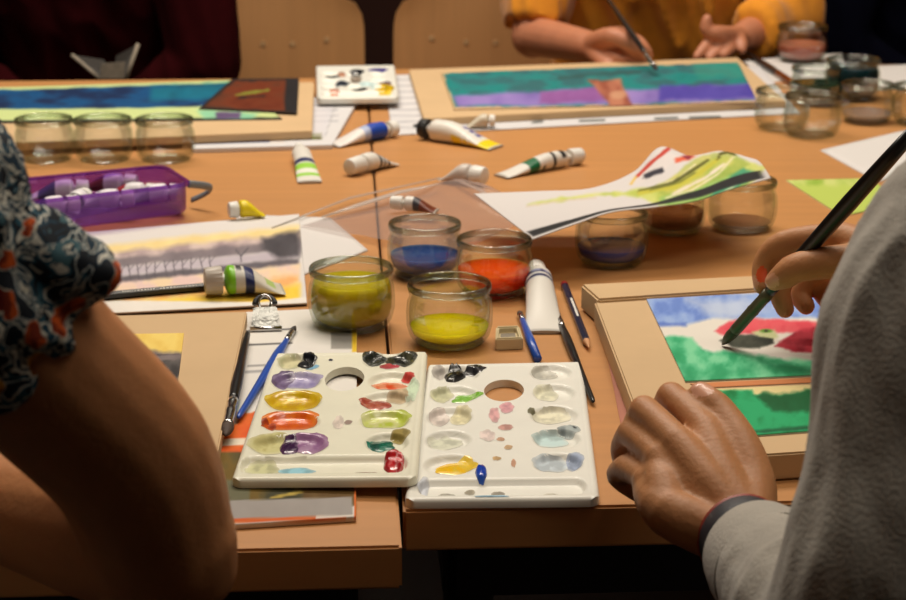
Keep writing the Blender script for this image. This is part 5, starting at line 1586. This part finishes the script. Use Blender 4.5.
# ================================================================ person on the left, floral top
t = thing('person', 'person in a floral blouse on the left with a bare elbow', 'person', (-0.42, 0.80, 0))
FW = V((0.08, 1, 0)).normalized()
hip, chest, neck, head = V((-.44, .74, .52)), V((-.44, .84, .85)), V((-.44, .90, 1.10)), V((-.44, .96, 1.255))
shR, shL = PD(-112, 205, .93), V((-.62, .93, 1.04))
a1, a2, a3, eR = PD(-40, 288, .945), PD(46, 372, .96), PD(130, 458, .985), PD(160, 545, 1.0)
W = PD(-62, 492, 1.135)
kL, kR, fL, fR = V((-.55, 1.12, .54)), V((-.33, 1.12, .54)), V((-.56, 1.16, 0)), V((-.33, 1.16, 0))
arm = [[(shR, .058), (a1, .053), (a2, .0485), (a3, .0475), (eR, .0435)], [(eR, .0435), (eR * .72 + W * .28, .042), (eR * .3 + W * .7, .033), (W, .026)],
       [(eR + V((.012, -.004, .004)), .034), (eR + V((.014, .0, -.012)), .031)]]
fd = (W - eR).normalized()
def simple_hand(W, fd, sd, up, s=1.0, curl=0.3):
    ch = []
    for k, (o, l) in enumerate(((.026, .072), (.009, .080), (-.009, .074), (-.026, .058))):
        m_ = W + fd * .085 * s + sd * o * s
        p1 = m_ + fd * l * .55 * s - up * curl * .012; p2 = p1 + fd * l * .40 * s - up * curl * .03
        ch.append([(W + sd * o * .5 * s, .017 * s), ((W + m_) / 2, .014 * s), (m_, .0115 * s)]); ch.append([(m_, .011 * s), (p1, .0095 * s), (p2, .0078 * s)])
    ch.append([(W + sd * .012 * s, .018 * s), (W + fd * .035 * s + sd * .036 * s, .015 * s), (W + fd * .065 * s + sd * .052 * s, .012 * s), (W + fd * .09 * s + sd * .056 * s, .009 * s)])
    return ch
arm += simple_hand(W, V((-.5, .85, -.28)).normalized(), V((-.85, -.5, 0)), V((0, 0, 1)))
eL = V((-.74, 1.02, .83)); WL_ = V((-.62, 1.24, .785))
arm += [[(shL, .056), ((shL + eL) / 2, .048), (eL, .042)], [(eL, .042), (eL * .6 + WL_ * .4, .04), (WL_, .026)]] + simple_hand(WL_, V((.4, .9, -.02)).normalized(), V((.9, -.4, 0)), V((0, 0, 1)))
blob('body', seated(hip, chest, neck, head, shL, shR, kL, kR, fL, fR, FW) + arm, 0.0035, M['skin_l'], t, 6)
add_eyes(head, FW, t)
blob('hair', hair_chains(head, FW, True), 0.006, M['hair'], t, 4)
c0 = PD(30, 352, .957)
fl_ch = shirt_trunk(hip, chest, neck, shL, shR, 0.016)
fl_ch += [{'c': [(shR, .062), (PD(-100, 228, .935), .063), (PD(-66, 275, .945), .063), (PD(-18, 312, .952), .060), (PD(6, 332, .957), .0565), (PD(26, 351, .96), .0535)], 'flat_ends': (False, True)},
          [(PD(30, 262, .94), .028), (PD(72, 283, .94), .021)],
          {'c': [(shL, .07), ((shL + eL) / 2, .066)], 'flat_ends': (False, True)}]
blob('floral_blouse', fl_ch, 0.0035, M['floral'], t, 5, disp=folds(0.011, 21, 5, (1, 1, 1.0)))
blob('trousers', trousers(hip, shL, shR, kL, kR, fL, fR), 0.008, M['trousers'], t, 4)
for f_ in (fL, fR): shoes(f_, FW, t)

# ================================================================ person across the table, mustard jumper
t = thing('person', 'person in a mustard jumper across the table, painting the teal picture', 'person', (0.40, 3.75, 0))
FW = V((0, -1, 0))
cx = PD(660, 40, 3.62).x
hip, chest, neck, head = V((cx, 3.72, .52)), V((cx, 3.62, .86)), V((cx, 3.56, 1.13)), V((cx, 3.49, 1.29))
shR, shL = V((cx - .19, 3.58, 1.06)), V((cx + .19, 3.58, 1.06))
eR, WR = PD(533, 36, 3.42), PD(588, 46, 3.26)
eL, WL2 = PD(786, 20, 3.45), PD(744, 36, 3.33)
kL, kR, fL, fR = V((cx + .16, 3.30, .54)), V((cx - .08, 3.30, .54)), V((cx + .16, 3.24, 0)), V((cx - .08, 3.24, 0))
ch = [[(shR, .05), ((shR + eR) / 2, .046), (eR, .040)], [(eR, .036), (eR * .6 + WR * .4, .034), (WR, .027)],
      [(shL, .05), ((shL + eL) / 2, .046), (eL, .040)], [(eL, .040), (eL * .6 + WL2 * .4, .036), (WL2, .026)]]
q = lambda x, y, d: PD(x, y, d)
mcr = [q(619, 33, 3.24), q(611, 42, 3.225), q(605, 51, 3.215), q(600, 59, 3.21)]
tips = [[q(640, 43, 3.20), q(649, 56, 3.19)], [q(630, 51, 3.19), q(645, 61, 3.185)], [q(619, 59, 3.185), q(633, 64, 3.185)], [q(608, 66, 3.185), q(619, 68, 3.185)]]
for m_, (p1, p2) in zip(mcr, tips): ch += [[(WR, .018), ((WR + m_) / 2, .016), (m_, .013)], [(m_, .0125), (p1, .0112), (p2, .0085)]]
ch.append([(WR, .02), (q(612, 36, 3.19), .016), (q(634, 46, 3.175), .0125), (q(648, 52, 3.18), .009)])
mcl = [q(716, 38, 3.28), q(724, 42, 3.28), q(731, 42, 3.285), q(738, 38, 3.29)]
tpl = [[q(706, 46, 3.25), q(697, 57, 3.235)], [q(718, 50, 3.25), q(710, 58.5, 3.235)], [q(729, 49, 3.255), q(723, 56, 3.24)], [q(742, 44, 3.27), q(742, 50, 3.26)]]
for m_, (p1, p2) in zip(mcl, tpl): ch += [[(WL2, .018), (m_, .013)], [(m_, .0122), (p1, .0108), (p2, .0082)]]
ch.append([(WL2, .018), (q(722, 34, 3.26), .015), (q(707, 30, 3.25), .012), (q(707, 19, 3.25), .009)])
blob('body', seated(hip, chest, neck, head, shL, shR, kL, kR, fL, fR, FW) + ch, 0.0036, M['skin_f'], t, 4)
add_eyes(head, FW, t)
blob('hair', hair_chains(head, FW, True), 0.007, M['hair'], t, 4)
oc = shirt_trunk(hip, chest, neck, shL, shR, 0.022)
oc += [{'c': [(shR, .074), (shR * .5 + eR * .5, .076), (shR * .04 + eR * .96 + V((.004, .01, .006)), .060)], 'flat_ends': (False, True)},
       [(shL, .072), (shL * .5 + eL * .5, .072), (eL, .064)], {'c': [(eL, .064), (eL * .2 + WL2 * .8, .046)], 'flat_ends': (False, True)}]
blob('jumper', oc, 0.006, M['orange'], t, 4, disp=folds(0.016, 11, 2, (1.3, 1, .4)))
blob('trousers', trousers(hip, shL, shR, kL, kR, fL, fR), 0.010, M['trousers'], t, 4)
for f_ in (fL, fR): shoes(f_, FW, t)
bt = P(657, 70, .026); b2 = PD(606, -4, 3.30)
brush('dark brush with pale ferrule held by the person in mustard', bt, bt + (b2 - bt) * 1.2, r=0.0042, bl=0.018, fl=0.05, m='black', bm='bristle_d', ferr='chrome', fat=1.3)

# ================================================================ person in maroon and person in navy
def far_person(label, px, D, w, m, hairm, top='jumper', lean=0.0):
    global t
    FW = V((0, -1, 0)); cx = PD(px, 40, D).x
    t = thing('person', label, 'person', (cx, D + .1, 0))
    hip, chest, neck, head = V((cx, D + .12, .52)), V((cx, D + .02, .86)), V((cx, D - .03, 1.13)), V((cx, D - .10, 1.29))
    shR, shL = V((cx - w, D - .02, 1.05)), V((cx + w, D - .02, 1.05))
    eR, eL = V((cx - w - .06, D - .10, .70)), V((cx + w + .06, D - .10, .70))
    WR, WL2 = V((cx - .10, D - .26, .72)), V((cx + .10, D - .26, .72))
    WR.y = WL2.y = D - .10; WR.z = WL2.z = .60
    kL, kR, fL, fR = V((cx + .14, D - .30, .54)), V((cx - .14, D - .30, .54)), V((cx + .14, D - .34, 0)), V((cx - .14, D - .34, 0))
    ch = [[(shR, .05), ((shR + eR) / 2, .046), (eR, .040)], [(eR, .040), (WR, .027)], [(shL, .05), ((shL + eL) / 2, .046), (eL, .040)], [(eL, .040), (WL2, .027)]]
    ch += simple_hand(WR, V((.5, -.8, -.1)).normalized(), V((.8, .5, 0)), V((0, 0, 1))) + simple_hand(WL2, V((-.5, -.8, -.1)).normalized(), V((-.8, .5, 0)), V((0, 0, 1)))
    blob('body', seated(hip, chest, neck, head, shL, shR, kL, kR, fL, fR, FW) + ch, 0.006, M['skin_f'], t, 3)
    add_eyes(head, FW, t)
    blob('hair', hair_chains(head, FW), 0.008, M['hair'], t, 4)
    oc = shirt_trunk(hip, chest, neck, shL, shR, 0.03)
    oc += [[(shR, .074), ((shR + eR) / 2, .075), (eR, .066)], {'c': [(eR, .066), (WR, .042)], 'flat_ends': (False, True)},
           [(shL, .074), ((shL + eL) / 2, .075), (eL, .066)], {'c': [(eL, .066), (WL2, .042)], 'flat_ends': (False, True)}]
    blob(top, oc, 0.008, m, t, 4, disp=folds(0.012, 10, 4, (1.2, 1, .5)))
    blob('trousers', trousers(hip, shL, shR, kL, kR, fL, fR), 0.010, M['trousers'], t, 4)
    for f_ in (fL, fR): shoes(f_, FW, t)
far_person('person in a dark maroon jumper behind the long blue painting', 84, 3.60, .185, M['maroon'], None)
far_person('person in dark navy clothes at the far right corner', 950, 3.86, .19, M['navycloth'], None)
# ------------------------------------------------------------------ light and camera
def lamp(name, loc, size, power, col, rot=(0, 0, 0)):
    l = bpy.data.lights.new(name, 'AREA'); l.shape = 'RECTANGLE'; l.size, l.size_y = size; l.energy = power; l.color = col
    o = bpy.data.objects.new(name, l); COL.objects.link(o); o.location = loc; o.rotation_euler = rot
    return o
WARM = (1.0, 0.90, 0.76)
lamp('ceiling_or_fill_lamp', (-0.6, 3.0, 2.78), (1.2, 0.35), 37, WARM)
lamp('ceiling_or_fill_lamp', (0.35, 2.7, 2.78), (1.2, 0.35), 21, WARM)
lamp('ceiling_or_fill_lamp', (0.0, 4.9, 2.78), (1.2, 0.35), 4, WARM)
lamp('ceiling_or_fill_lamp', (0.15, 1.8, 2.78), (1.2, 0.35), 13, WARM)  # added fill, brightens the near arms, sleeve and palettes
lamp('ceiling_or_fill_lamp', (0.95, 1.0, 2.78), (1.2, 0.35), 10, WARM)  # second added fill from the right, lifts the floral sleeve and bare arm
w = bpy.data.worlds.new('dim room air'); SC.world = w; w.use_nodes = True
w.node_tree.nodes['Background'].inputs['Color'].default_value = (1.0, 0.85, 0.7, 1)
w.node_tree.nodes['Background'].inputs['Strength'].default_value = 0.09

cam = bpy.data.cameras.new('camera'); co = bpy.data.objects.new('camera', cam); COL.objects.link(co)
cam.sensor_width = 36; cam.sensor_fit = 'HORIZONTAL'; cam.lens = F / 906 * 36
co.location = CAM; co.rotation_euler = (PI / 2 - TH, 0, 0)
cam.clip_start = 0.05
cam.dof.use_dof = True; cam.dof.focus_distance = 1.50; cam.dof.aperture_fstop = 11.0; cam.dof.aperture_blades = 7
SC.camera = co
vs = SC.view_settings
vs.view_transform = 'Standard'; vs.look = 'None'; vs.gamma = 1.0; vs.exposure = 0.0; vs.use_curve_mapping = False
SC.cycles.use_denoising = True
SC.cycles.max_bounces = 12; SC.cycles.transparent_max_bounces = 32
SC.cycles.sample_clamp_indirect = 4.0
